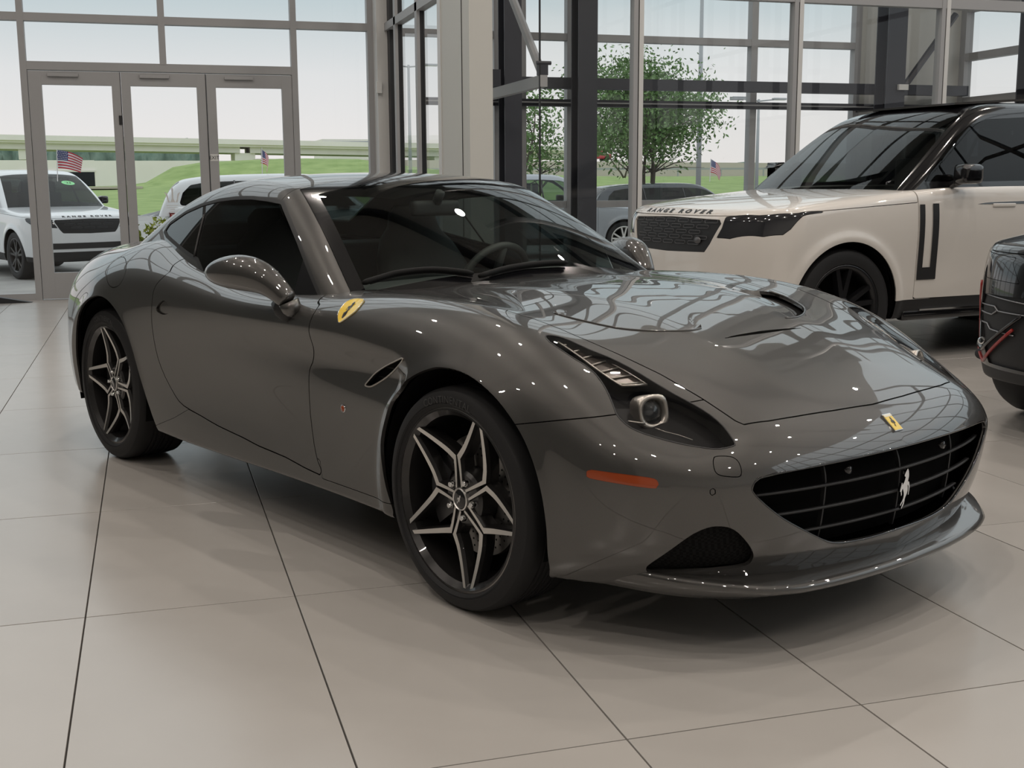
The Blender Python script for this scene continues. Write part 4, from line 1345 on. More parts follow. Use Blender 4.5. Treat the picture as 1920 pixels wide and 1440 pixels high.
for sd in (0, 1):
    mi = (lambda M: mirror(M)) if sd else (lambda M: M)
    surf('windscreen_pillar', mi(pil_h), M_CPAINT, coupe, 0.012)
    # glass line: black seal all round, quarter pane, door pane, sail panel
    s = sdf_poly(glass_h[0][:, [0, 2]], np.array(dlo))
    seal = cut(glass_h, -(s + 0.016) if False else s + 0.014)
    surf('window_seal', mi(seal[1]), M_BLACKMATT, coupe, 0.006)
    g2 = offset(seal[0], -0.003)
    split = np.array([(-0.735, 1.30), (-0.718, 1.141), (-0.637, 0.971), (-0.60, 0.88)])
    rearp, frontp = cut(g2, -sdf_line(g2[0][:, [0, 2]], split[::-1]))
    if rearp[0][:, 0].mean() > frontp[0][:, 0].mean(): rearp, frontp = frontp, rearp
    surf('quarter_glass', mi(rearp), M_SIDEGLASS, coupe)
    sail, frontp = cut(frontp, np.maximum(-sdf_line(frontp[0][:, [0, 2]], np.array([(0.225, 1.02), (0.262, 0.80)])), -1.0))
    if sail[0][:, 0].mean() < frontp[0][:, 0].mean(): sail, frontp = frontp, sail
    surf('sail_panel', mi(offset(sail, 0.003)), mat('sail_black', (0.006, 0.006, 0.007), 0.45, spec=0.15), coupe)
    surf('door_glass', mi(frontp), M_SIDEGLASS, coupe)
    sg = np.array([1, -1 if sd else 1, 1])
    q = [np.array((x, 0, z)) for x, z in split[1:3]]
    qq = []
    for t in np.linspace(0, 1, 8):
        x, z = split[1] * (1 - t) + split[2] * t
        lo, hi = 0.3, 1.0
        for _ in range(40):
            m_ = .5 * (lo + hi)
            if cabin_F(np.array([[x, m_, z]]))[0] < 0: lo = m_
            else: hi = m_
        qq.append(np.array((x, -lo, z)) * sg)
    MB().tube(qq, 0.005, 6).build('glass_divider', M_BLACKMATT, coupe, True)
wsb = both(ws_h)
Vw = wsb[0]
fr = np.maximum.reduce([np.abs(Vw[:, 1]) - yb(Vw[:, 0]) + 0.055, -0.095 - Vw[:, 0] + 0.095 - 0.03 * np.abs(Vw[:, 1]), Vw[:, 0] - 0.60 + 0.12 * Vw[:, 1] ** 2])
ws_in, ws_fr = cut(wsb, fr)
wsc = surf('windscreen', ws_in, M_SCREEN, coupe)
surf('screen_border', ws_fr, M_BLACKGLOSS, wsc, 0.006)
surf('rear_window', both(rw_h), M_SIDEGLASS, coupe)
# wipers
for px in ([(679, 539), (712, 529), (747, 519.5), (812, 513.5), (885, 520.6)], [(896, 526), (951, 510), (1020, 501), (1060, 500)]):
    q = smooth_poly(trace(cabin_F, px), 4, False); n = grad(cabin_F, q)
    wp = MB().tube([a + b * 0.020 for a, b in zip(q, n)], [0.008] + [0.011] * (len(q) - 2) + [0.006], 8).build('wiper_arm', mat('wiper_black', (0.006, 0.006, 0.006), 0.7, spec=0.2), coupe, True)
    MB().tube([a + b * 0.008 for a, b in zip(q[2:], n[2:])], 0.005, 6).build('wiper_blade', M_BLACKMATT, wp, True)
# cowl strip between bonnet and glass
cw = [(0.66, -0.74), (0.68, -0.45), (0.70, -0.15), (0.70, 0.15), (0.68, 0.45), (0.66, 0.74)]
V = []; Fc = []
for x, y in smooth_poly(cw, 4, False):
    V += [(x + 0.02, y, 0.885), (x - 0.10, y, 0.872)]
for i in range(len(V) // 2 - 1): Fc.append((2 * i, 2 * i + 2, 2 * i + 3, 2 * i + 1))
MB().add(V, Fc).build('cowl_panel', M_BLACKMATT, coupe)

# ---- door mirrors
for sd in (1, -1):
    sg = np.array([1, sd, 1])
    mir = empty('door_mirror', (0, 0, 0), 0, coupe)
    # housing swept from the rounded outer end down to the stalk (sight lines at assumed reach)
    path = [at_y(387, 512, -1.035), at_y(390, 512, -1.034), at_y(402, 511, -1.026), at_y(422, 510, -1.013), at_y(447, 510, -0.995), at_y(475, 514, -0.97), at_y(500, 525, -0.948), at_y(520, 542, -0.930), at_y(536, 559, -0.916), at_y(541, 566, -0.911)]
    rad = [0.002, 0.018, 0.042, 0.057, 0.066, 0.065, 0.055, 0.044, 0.038, 0.037]
    h = MB().tube([q * sg for q in path], rad, 22).build('mirror_housing', M_CPAINT, mir, True)
    md = h.modifiers.new('s', 'SUBSURF'); md.levels = 1; md.render_levels = 2
    MB().tube([q * sg for q in (at_y(541, 566, -0.912), at_y(546, 577, -0.905), at_y(548, 584, -0.89))], [0.0375, 0.0370, 0.035], 16).build('mirror_stalk', M_CPAINT, mir, True)
    MB().tube([q * sg for q in (at_y(514, 570, -0.915), at_y(528, 578, -0.915), at_y(540, 584, -0.905), at_y(552, 588, -0.885))], [0.012, 0.034, 0.040, 0.036], 14).build('mirror_foot', M_BLACKMATT, mir, True)

# ---- interior
inte = M_LEATHER
for y0 in (-0.37, 0.37):
    st = empty('seat', (0, 0, 0), 0, coupe)
    mb = MB(); V = []; Fc = []
    prof = [(-0.18, 0.50, 0.25, 0.08), (-0.34, 0.52, 0.26, 0.09), (-0.46, 0.60, 0.27, 0.09), (-0.54, 0.75, 0.27, 0.08), (-0.60, 0.90, 0.25, 0.075), (-0.645, 1.00, 0.20, 0.07), (-0.665, 1.06, 0.14, 0.065), (-0.68, 1.12, 0.125, 0.055), (-0.69, 1.155, 0.09, 0.035)]
    n = 16
    for x, z, hw, hd in prof:
        for k in range(n):
            t = 2 * PI * k / n
            c, s_ = math.cos(t), math.sin(t)
            e = (abs(c) ** 3.5 + abs(s_) ** 3.5) ** (-1 / 3.5)
            V.append((x + hd * s_ * e * 0.9, y0 + hw * c * e, z - hd * s_ * e * 0.3))
    for i in range(len(prof) - 1):
        for k in range(n): Fc.append((i * n + k, i * n + (k + 1) % n, (i + 1) * n + (k + 1) % n, (i + 1) * n + k))
    Fc += [tuple(range(n)), tuple((len(prof) - 1) * n + k for k in range(n))]
    mb.add(V, Fc).build('seat_back', inte, st, True)
    MB().bbox(-0.40, 0.12, y0 - 0.26, y0 + 0.26, 0.36, 0.52, 0.05, 3).build('seat_cushion', inte, st, True)
V = []; Fc = []
dp = [(0.60, 0.885), (0.40, 0.898), (0.22, 0.900), (0.10, 0.880), (0.05, 0.82), (0.07, 0.70), (0.15, 0.55)]
ys = np.linspace(-0.74, 0.74, 25)
for y in ys:
    hump = 0.045 * math.exp(-((y - 0.37) / 0.16) ** 2)
    for x, z in dp:
        V.append((x - (0.02 if abs(y) < 0.2 else 0), y, z + (hump if 0.04 < x < 0.35 else 0) - 0.03 * (abs(y) / 0.74) ** 3))
for i in range(24):
    for k in range(len(dp) - 1): Fc.append((i * 7 + k, i * 7 + k + 1, (i + 1) * 7 + k + 1, (i + 1) * 7 + k))
MB().add(V, Fc).build('dashboard', M_DASH, coupe, True)
sw = empty('steering_wheel', (0, 0, 0), 0, coupe)
c0 = np.array([-0.06, 0.37, 0.835]); ax = np.array([-0.90, 0, 0.42]); ax /= np.linalg.norm(ax)
u1 = np.array([0, 1.0, 0]); u2 = np.cross(ax, u1)
MB().tube([c0 + 0.18 * (math.cos(t) * u1 + math.sin(t) * u2) for t in np.linspace(0, 2 * PI, 41)], 0.017, 10, False).build('wheel_rim', inte, sw, True)
for t in (0.2, PI - 0.2, -PI / 2):
    MB().tube([c0, c0 + 0.175 * (math.cos(t) * u1 + math.sin(t) * u2)], 0.018, 8).build('wheel_spoke', M_DASH, sw, True)
MB().bbox(-1.15, -0.80, -0.66, 0.66, 0.45, 0.99, 0.06, 3).build('rear_bulkhead', inte, coupe, True)
MB().box(-0.95, 0.60, -0.72, 0.72, 0.24, 0.30).build('cabin_floor', M_VOID, coupe)
MB().bbox(-0.70, 0.30, -0.10, 0.10, 0.30, 0.62, 0.04, 2).build('centre_console', M_DASH, coupe, True)
for sd in (-1, 1):
    MB().bbox(-0.75, 0.45, sd * 0.72, sd * 0.80, 0.40, 0.845, 0.02, 2).build('door_card', inte, coupe, True)
rv = empty('rear_view_mirror', (0, 0, 0), 0, coupe)
MB().bbox(-0.02, 0.03, -0.12, 0.12, 1.135, 1.20, 0.02, 3).build('mirror_casing', M_BLACKMATT, rv, True)
MB().tube([(0.02, 0, 1.19), (0.05, 0, 1.235)], 0.02, 8).build('mirror_mount', M_BLACKMATT, rv, True)
# roof lining
RL = implicit_half(lambda P: cabin_F(P) + 0.035, -1.85, 0.95, -1.0, 0.2, 0.95, 0.6, 1.5, 0.9, step=0.04, faces=('top',))
RL = cut(RL, np.maximum(np.maximum(RL[0][:, 0] + 0.16, -0.96 - RL[0][:, 0]), 1.16 - RL[0][:, 2]))[0]
surf('roof_lining', both(flip(RL)), M_LEATHER, coupe)
# ================================================================== star-spoke wheels
def wheel_proto():
    """wheel in its own frame: axis along y, outer face towards -y, x forward, z up; returns list of (name, parent, verts, faces, material)"""
    out = []
    R = 0.268
    # dished rim
    mb = MB().lathe([(0.258, 0.17), (0.250, 0.12), (0.243, 0.02), (0.246, -0.045), (0.262, -0.062), (0.272, -0.060), (0.274, -0.052), (0.268, -0.040), (0.262, 0.0), (0.262, 0.17)], 72)
    out.append(('rim', mb.v, mb.f, M_WHEELDARK, True))
    mb = MB().lathe([(0.2735, -0.0575), (0.2700, -0.0605), (0.2640, -0.0615)], 72)
    out.append(('rim_edge', mb.v, mb.f, mat('rim_edge_metal', (0.25, 0.24, 0.23), 0.3, metal=0.9), True))
    # disc and caliper
    mb = MB().lathe([(0.07, 0.035), (0.185, 0.035), (0.187, 0.055), (0.07, 0.055)], 64)
    out.append(('brake_disc', mb.v, mb.f, M_DISC, False))
    holes = MB()
    for k in range(40):
        for j, r in enumerate((0.125, 0.145, 0.165)):
            t = 2 * PI * (k + j * 0.33) / 40
            cx, cz = r * math.cos(t), r * math.sin(t)
            holes.add([(cx + 0.0035 * math.cos(a), 0.0343, cz + 0.0035 * math.sin(a)) for a in np.linspace(0, 2 * PI, 7)[:-1]], [(0, 1, 2, 3, 4, 5)])
    out.append(('disc_holes', holes.v, holes.f, M_VOID, False))
    mb = MB()
    V = []; Fc = []
    for t in np.linspace(math.radians(150), math.radians(215), 13):
        for r, y in ((0.118, 0.008), (0.205, 0.008), (0.212, 0.03), (0.212, 0.09), (0.118, 0.09)):
            V.append((r * math.cos(t), y, r * math.sin(t)))
    for i in range(12):
        for k in range(5): Fc.append((i * 5 + k, i * 5 + (k + 1) % 5, (i + 1) * 5 + (k + 1) % 5, (i + 1) * 5 + k))
    Fc += [(0, 1, 2, 3, 4), (60, 61, 62, 63, 64)]
    out.append(('brake_caliper', mb.add(V, Fc).v, mb.f, M_CALIPER, False))
    mb = MB().lathe([(0.24, 0.10), (0.02, 0.10)], 48)
    out.append(('inner_backing', mb.v, mb.f, M_VOID, False))
    # hub
    mb = MB().lathe([(0.0, -0.030), (0.075, -0.028), (0.085, -0.02), (0.09, 0.03)], 40)
    out.append(('hub', mb.v, mb.f, M_WHEELDARK, True))
    mb = MB().lathe([(0.0, -0.044), (0.024, -0.0435), (0.028, -0.041), (0.029, -0.025)], 28)
    out.append(('hub_cap', mb.v, mb.f, M_BLACKGLOSS, True))
    mb = MB().lathe([(0.029, -0.040), (0.0315, -0.043), (0.0345, -0.041), (0.036, -0.028)], 32)
    out.append(('hub_ring', mb.v, mb.f, M_SILVER, True))
    s = 0.034
    mb = MB().add([(a * s, -0.0450, b * s) for a, b in HORSE], [tuple(range(len(HORSE)))])
    out.append(('hub_horse', mb.v, mb.f, M_CHROME, False))

    def dish(r): return -0.042 + 0.012 * math.sin(min(r / R, 1) * PI) - 0.018 * max(0, (r - 0.15) / 0.12)

    def bar(mbs, mbd, p, q, w0, w1, n=8, deep=0.05, curve=0.0):
        """machined bar from p to q (polar: r, angle) with dark flanks"""
        P = []
        for i in range(n + 1):
            t = i / n
            a = np.array([p[0] * math.sin(p[1]), p[0] * math.cos(p[1])]); b = np.array([q[0] * math.sin(q[1]), q[0] * math.cos(q[1])])
            c = a * (1 - t) + b * t
            d = (b - a) / np.linalg.norm(b - a); nrm = np.array([-d[1], d[0]])
            c = c + nrm * curve * math.sin(PI * t)
            w = w0 * (1 - t) + w1 * t
            P.append((c, nrm, w))
        V = []; Fc = []; VD = []; FD = []
        for c, nrm, w in P:
            r = np.hypot(*c); y = dish(r)
            a = c + nrm * w / 2; b = c - nrm * w / 2
            V += [(a[0], y, a[1]), (b[0], y, b[1])]
            a2 = c + nrm * (w / 2 + 0.004); b2 = c - nrm * (w / 2 + 0.004)
            VD += [(a[0], y + 0.0004, a[1]), (b[0], y + 0.0004, b[1]), (b2[0], y + 0.012, b2[1]), (b2[0], y + deep, b2[1]), (a2[0], y + deep, a2[1]), (a2[0], y + 0.012, a2[1])]
        for i in range(n):
            Fc.append((2 * i, 2 * i + 1, 2 * i + 3, 2 * i + 2))
            for k in range(6):
                FD.append((6 * i + k, 6 * i + (k + 1) % 6, 6 * (i + 1) + (k + 1) % 6, 6 * (i + 1) + k))
        mbs.add(V, Fc); mbd.add(VD, FD)

    for k in range(5):
        th = math.radians(72 * k + 36)
        ms, md = MB(), MB()
        rs = 0.126
        for sg in (-1, 1):
            off = math.radians(21) * sg
            bar(ms, md, (0.036, th + off), (rs, th + math.radians(4.2) * sg), 0.0070, 0.012)
            bar(ms, md, (rs - 0.006, th + math.radians(3.6) * sg), (R, th + math.radians(33.2) * sg), 0.0170, 0.0110, 10, 0.045, 0.0005 * sg)
        out.append(('spoke', md.v, md.f, M_WHEELDARK, False))
        out.append(('spoke_face', ms.v, ms.f, M_SILVER, False))
        t = math.radians(72 * k)
        mb = MB().lathe([(0.0, -0.047), (0.0075, -0.046), (0.0105, -0.040), (0.0115, -0.02)], 12, 'y', (0.057 * math.sin(t), 0, 0.057 * math.cos(t)))
        out.append(('wheel_bolt', mb.v, mb.f, M_CHROME, True))
    return out


WPROTO = wheel_proto()
for ax, zr, yo, rot, hw in ((AXF, 0.340, 0.864, 24, 0.120), (AXR, 0.353, 0.846, -13, 0.136)):
    for sd in (-1, 1):
        w = empty('wheel', (ax, sd * yo, zr), 0, coupe)
        if sd > 0: w.rotation_euler = (0, 0, PI)
        pts = {}
        a = math.radians(rot)
        sp = None
        for name, V, Fc, m, sm in WPROTO:
            V = np.asarray(V, float)
            if name not in ('brake_disc', 'brake_caliper', 'disc_holes', 'wheel_bolt', 'hub', 'hub_cap', 'hub_ring', 'hub_horse'): V = V * [1.035, 1, 1.035]
            if name not in ('brake_caliper',):
                V = np.c_[V[:, 0] * math.cos(a) + V[:, 2] * math.sin(a), V[:, 1], -V[:, 0] * math.sin(a) + V[:, 2] * math.cos(a)]
            par = w
            if name == 'spoke_face': par = sp
            o = MB().add(V, Fc).build(name, m, par, sm, sharp=0.6 if sm else None)
            if name == 'spoke': sp = o
            if name == 'disc_holes': o['kind'] = 'stuff'
        # tyre
        y0, y1 = -0.066, -0.066 + 2 * hw
        prof = [(0.272, y0 + 0.016), (0.284, y0 + 0.003), (0.296, y0 - 0.006), (zr - 0.030, y0 - 0.004), (zr - 0.012, y0 + 0.006), (zr - 0.003, y0 + 0.022), (zr, y0 + 0.045)]
        for f in (0.30, 0.38, 0.47, 0.53, 0.62, 0.70):
            yy = y0 + (y1 - y0) * f
            prof += [(zr, yy - 0.006), (zr - 0.006, yy - 0.004), (zr - 0.006, yy + 0.004), (zr, yy + 0.006)]
        prof += [(zr, y1 - 0.045), (zr - 0.003, y1 - 0.022), (zr - 0.03, y1), (0.266, y1 - 0.01)]
        ty = MB().lathe(prof, 96).build('tyre', M_RUBBER, w, True, sharp=0.5)
        MB().lathe([(0.2885, y0 - 0.0045), (0.2900, y0 - 0.0070), (0.2915, y0 - 0.0055)], 96).build('tyre_ring', M_RUBBER, ty, True)
        Vt, Ft = text_mesh('CONTINENTAL', 0.032, spacing=1.05)
        rm = (0.296 + zr - 0.030) / 2
        V = []
        for x, y, z in Vt:
            t = x / rm - (0.06 if ax > 0 else 0.0); r = rm + y
            V.append((r * math.sin(t), y0 - 0.0072, r * math.cos(t)))
        MB().add(V, Ft).build('tyre_lettering', M_RUBBERT, ty)
# ================================================================== tall estate vehicles (one body family)
def vframe(X, Y, yaw):
    c, s = math.cos(yaw), math.sin(yaw)
    o = np.array([-X, -Y, CAM_H])
    o = np.array([c * o[0] + s * o[1], -s * o[0] + c * o[1], CAM_H])

    def rays_(px):
        px = np.atleast_2d(np.asarray(px, float))
        d = ((px[:, 0] - 960) / F_PX)[:, None] * CR + ((px[:, 1] - 720) / F_PX)[:, None] * CD + CF
        return np.c_[c * d[:, 0] + s * d[:, 1], -s * d[:, 0] + c * d[:, 1], d[:, 2]]
    return o, rays_


def vtrace(F, px, fr, t0=2.0, t1=14.0, n=900):
    o, rf = fr
    out = []
    ts = np.linspace(t0, t1, n)
    for d in rf(px):
        v = F(o + ts[:, None] * d)
        k = np.argmax(v < 0)
        if v[k] >= 0:
            k = np.argmin(v); out.append(o + ts[k] * d); continue
        a, b = ts[k - 1], ts[k]
        for _ in range(30):
            m = 0.5 * (a + b)
            if F((o + m * d)[None])[0] < 0: b = m
            else: a = m
        out.append(o + a * d)
    return np.array(out)


VBX = [-2.75, -2.6, -2.2, -1.5, -0.5, 0.5, 1.0, 1.5, 2.0, 2.25, 2.36, 2.5]
VBY = [0, 0.4, 0.7, 0.9, 1.02]
VBT = [[1.20, 1.20, 1.19, 1.17, 1.14], [1.25, 1.25, 1.25, 1.24, 1.22], [1.27, 1.27, 1.27, 1.265, 1.25], [1.265, 1.265, 1.265, 1.26, 1.245], [1.25, 1.25, 1.25, 1.245, 1.23], [1.24, 1.24, 1.238, 1.232, 1.215], [1.215, 1.215, 1.21, 1.195, 1.175], [1.185, 1.18, 1.168, 1.148, 1.12], [1.135, 1.128, 1.112, 1.085, 1.05], [1.085, 1.075, 1.055, 1.025, 0.99], [1.045, 1.035, 1.01, 0.98, 0.94], [0.96, 0.95, 0.92, 0.88, 0.84]]
VWX = [-2.75, -2.3, -1.5, -0.5, 0.9, 1.5, 2.1, 2.36]
VWZ = [0.20, 0.45, 0.65, 0.85, 1.05, 1.28]
VWT = [[0.80, 0.86, 0.88, 0.885, 0.87, 0.83], [0.88, 0.935, 0.95, 0.955, 0.945, 0.91], [0.92, 0.975, 0.99, 0.997, 0.988, 0.95], [0.93, 0.972, 0.983, 0.990, 0.985, 0.950], [0.93, 0.972, 0.983, 0.992, 0.987, 0.950], [0.92, 0.972, 0.988, 0.995, 0.985, 0.94], [0.86, 0.925, 0.945, 0.952, 0.94, 0.895], [0.78, 0.85, 0.875, 0.88, 0.865, 0.82]]
VH = Tab(VBX, VBY, VBT); VW = Tab(VWX, VWZ, VWT)
VNP = Spl([0, 0.4, 0.7, 0.85, 0.95, 1.08], [2.365, 2.345, 2.27, 2.16, 2.02, 1.80])
VNZ = Spl([0.2, 0.45, 0.65, 0.85, 1.0, 1.2], [-0.09, -0.012, 0.0, -0.004, -0.03, -0.10])
VRP = Spl([0, 0.5, 0.8, 0.95, 1.1], [-2.69, -2.66, -2.56, -2.40, -2.1])
VGX = [-2.80, -2.66, -2.50, -2.25, -1.6, -0.7, -0.1, 0.20, 0.42, 0.70, 0.95, 1.15, 1.35]
VGY = [0, 0.35, 0.6, 0.8, 1.0]
VGT = [[1.10, 1.10, 1.08, 1.05, 1.0], [1.45, 1.44, 1.42, 1.38, 1.33], [1.68, 1.67, 1.65, 1.61, 1.56], [1.785, 1.78, 1.765, 1.735, 1.69], [1.845, 1.842, 1.83, 1.80, 1.76], [1.868, 1.865, 1.852, 1.825, 1.78], [1.86, 1.856, 1.84, 1.81, 1.76], [1.81, 1.805, 1.785, 1.75, 1.70], [1.70, 1.692, 1.67, 1.63, 1.58], [1.51, 1.50, 1.475, 1.435, 1.385], [1.325, 1.315, 1.29, 1.25, 1.20], [1.17, 1.16, 1.135, 1.095, 1.05], [1.02, 1.01, 0.985, 0.945, 0.90]]
VG = Tab(VGX, VGY, VGT)


def v_body(P):
    x, y, z = P[:, 0], np.abs(P[:, 1]), P[:, 2]
    Wd = VW(x, z)
    for ax in (1.52, -1.48):
        rr = np.hypot(x - ax, z - 0.42)
        Wd = Wd + 0.016 * bump(rr - 0.46, 0.045)
    f = smax(z - VH(x, y), y - Wd, 0.06)
    f = smax(f, x - VNP(y) - VNZ(z), 0.07)
    f = smax(f, VRP(y) - x, 0.08)
    return smax(f, 0.30 - z, 0.03)


def v_cab(P):
    x, y, z = P[:, 0], np.abs(P[:, 1]), P[:, 2]
    zz = z - 1.22
    taper = 0.06 * np.clip((x - 0.2) / 0.8, 0, 1) ** 2 + 0.10 * np.clip((-1.6 - x) / 1.0, 0, 1) ** 2
    return smax((z - VG(x, y)) * 0.85, (y - (0.945 - taper - 0.30 * zz - 0.18 * zz * np.abs(zz))) * 0.93, 0.07)


def on_side_v(F, x, z, lo=0.3, hi=1.2):
    x = np.asarray(x, float); z = np.asarray(z, float)
    lo = np.full(x.shape, lo); hi = np.full(x.shape, hi)
    for _ in range(30):
        m = 0.5 * (lo + hi); i = F(np.c_[x, m, z]) < 0
        lo = np.where(i, m, lo); hi = np.where(i, hi, m)
    return lo


def on_front_v(F, y, z, lo=1.2, hi=2.7):
    y = np.asarray(y, float); z = np.asarray(z, float)
    lo = np.full(y.shape, lo); hi = np.full(y.shape, hi)
    for _ in range(30):
        m = 0.5 * (lo + hi); i = F(np.c_[m, y, z]) < 0
        lo = np.where(i, m, lo); hi = np.where(i, hi, m)
    return lo


def on_side(F, x, z): return float(on_side_v(F, [x], [z])[0])
def on_front(F, y, z): return float(on_front_v(F, [y], [z])[0])


def round_ring(hw, hh, r, n=3):
    out = []
    for cx, cy, a0 in ((hw - r, hh - r, 0), (-hw + r, hh - r, PI / 2), (-hw + r, -hh + r, PI), (hw - r, -hh + r, 1.5 * PI)):
        for k in range(n + 1):
            a = a0 + PI / 2 * k / n
            out.append((cx + r * math.cos(a), cy + r * math.sin(a)))
    return out


M_WINDARK = thin_glass('dark_vehicle_glass', (0.08, 0.09, 0.095), 1.42)
M_WINSCREEN = thin_glass('vehicle_screen_glass', (0.52, 0.58, 0.58), 1.5)
M_LAMPDARK = mat('smoked_lamp', (0.025, 0.026, 0.03), 0.08, coat=1.0)
M_GRILLLINE = mat('grille_outline', (0.10, 0.10, 0.105), 0.4, metal=0.3)
M_LETTER = mat('black_lettering', (0.012, 0.012, 0.012), 0.35)
M_ALLOYDARK = mat('dark_alloy', (0.016, 0.016, 0.018), 0.3, metal=0.4)


def suv_wheel(parent, x, y, r=0.405, flipd=False, m_alloy=None):
    w = empty('wheel', (x, y, r), PI if flipd else 0, parent)
    rr = r * 0.72
    prof = [(rr - 0.01, 0.02), (rr + 0.01, -0.035), (r - 0.05, -0.045), (r - 0.015, -0.03), (r, 0.0), (r, 0.20), (r - 0.02, 0.24), (rr, 0.25)]
    MB().lathe(prof, 48).build('tyre', M_RUBBER, w, True, sharp=0.7)
    MB().lathe([(rr - 0.03, 0.2), (rr - 0.035, 0.0), (rr - 0.015, -0.028), (rr + 0.004, -0.033), (rr + 0.006, -0.02)], 48).build('rim', m_alloy or M_ALLOYDARK, w, True)
    MB().lathe([(rr - 0.02, 0.11), (0.02, 0.11)], 32).build('inner_backing', M_VOID, w)
    MB().lathe([(0.0, -0.02), (0.06, -0.018), (0.075, 0.0), (0.08, 0.08)], 24).build('hub', m_alloy or M_ALLOYDARK, w, True)
    for k in range(5):
        mb = MB()
        for dt in (-0.17, 0.17):
            t0, t1 = 2 * PI * k / 5 + dt * 0.6, 2 * PI * k / 5 + dt * 1.25
            a = np.array([math.sin(t0), math.cos(t0)]); b = np.array([math.sin(t1), math.cos(t1)])
            nrm = np.array([a[1], -a[0]])
            V = []
            for (q, rad, wd, yy) in ((a, 0.05, 0.020, -0.012), (b, rr - 0.02, 0.016, -0.018)):
                c = q * rad
                V += [(c[0] + nrm[0] * wd, yy, c[1] + nrm[1] * wd), (c[0] - nrm[0] * wd, yy, c[1] - nrm[1] * wd), (c[0] - nrm[0] * wd, yy + 0.05, c[1] - nrm[1] * wd), (c[0] + nrm[0] * wd, yy + 0.05, c[1] + nrm[1] * wd)]
            mb.add(V, [(0, 1, 5, 4), (1, 2, 6, 5), (2, 3, 7, 6), (3, 0, 4, 7), (0, 3, 2, 1), (4, 5, 6, 7)])
        mb.build('spoke', m_alloy or M_ALLOYDARK, w)
    return w


SIDE_GLASS = [(0.80, 1.262), (0.62, 1.43), (0.44, 1.575), (0.28, 1.665), (0.08, 1.715), (-0.3, 1.735), (-1.2, 1.735), (-1.9, 1.715), (-2.20, 1.66), (-2.34, 1.52), (-2.40, 1.33), (-2.36, 1.29), (-1.5, 1.285), (0.2, 1.262)]
ARCHV = lambda ax: [(ax + 0.44 * math.cos(t), 0.42 + 0.44 * math.sin(t)) for t in np.linspace(-0.30, PI + 0.30, 40)] + [(ax - 0.44, 0.0), (ax + 0.44, 0.0)]


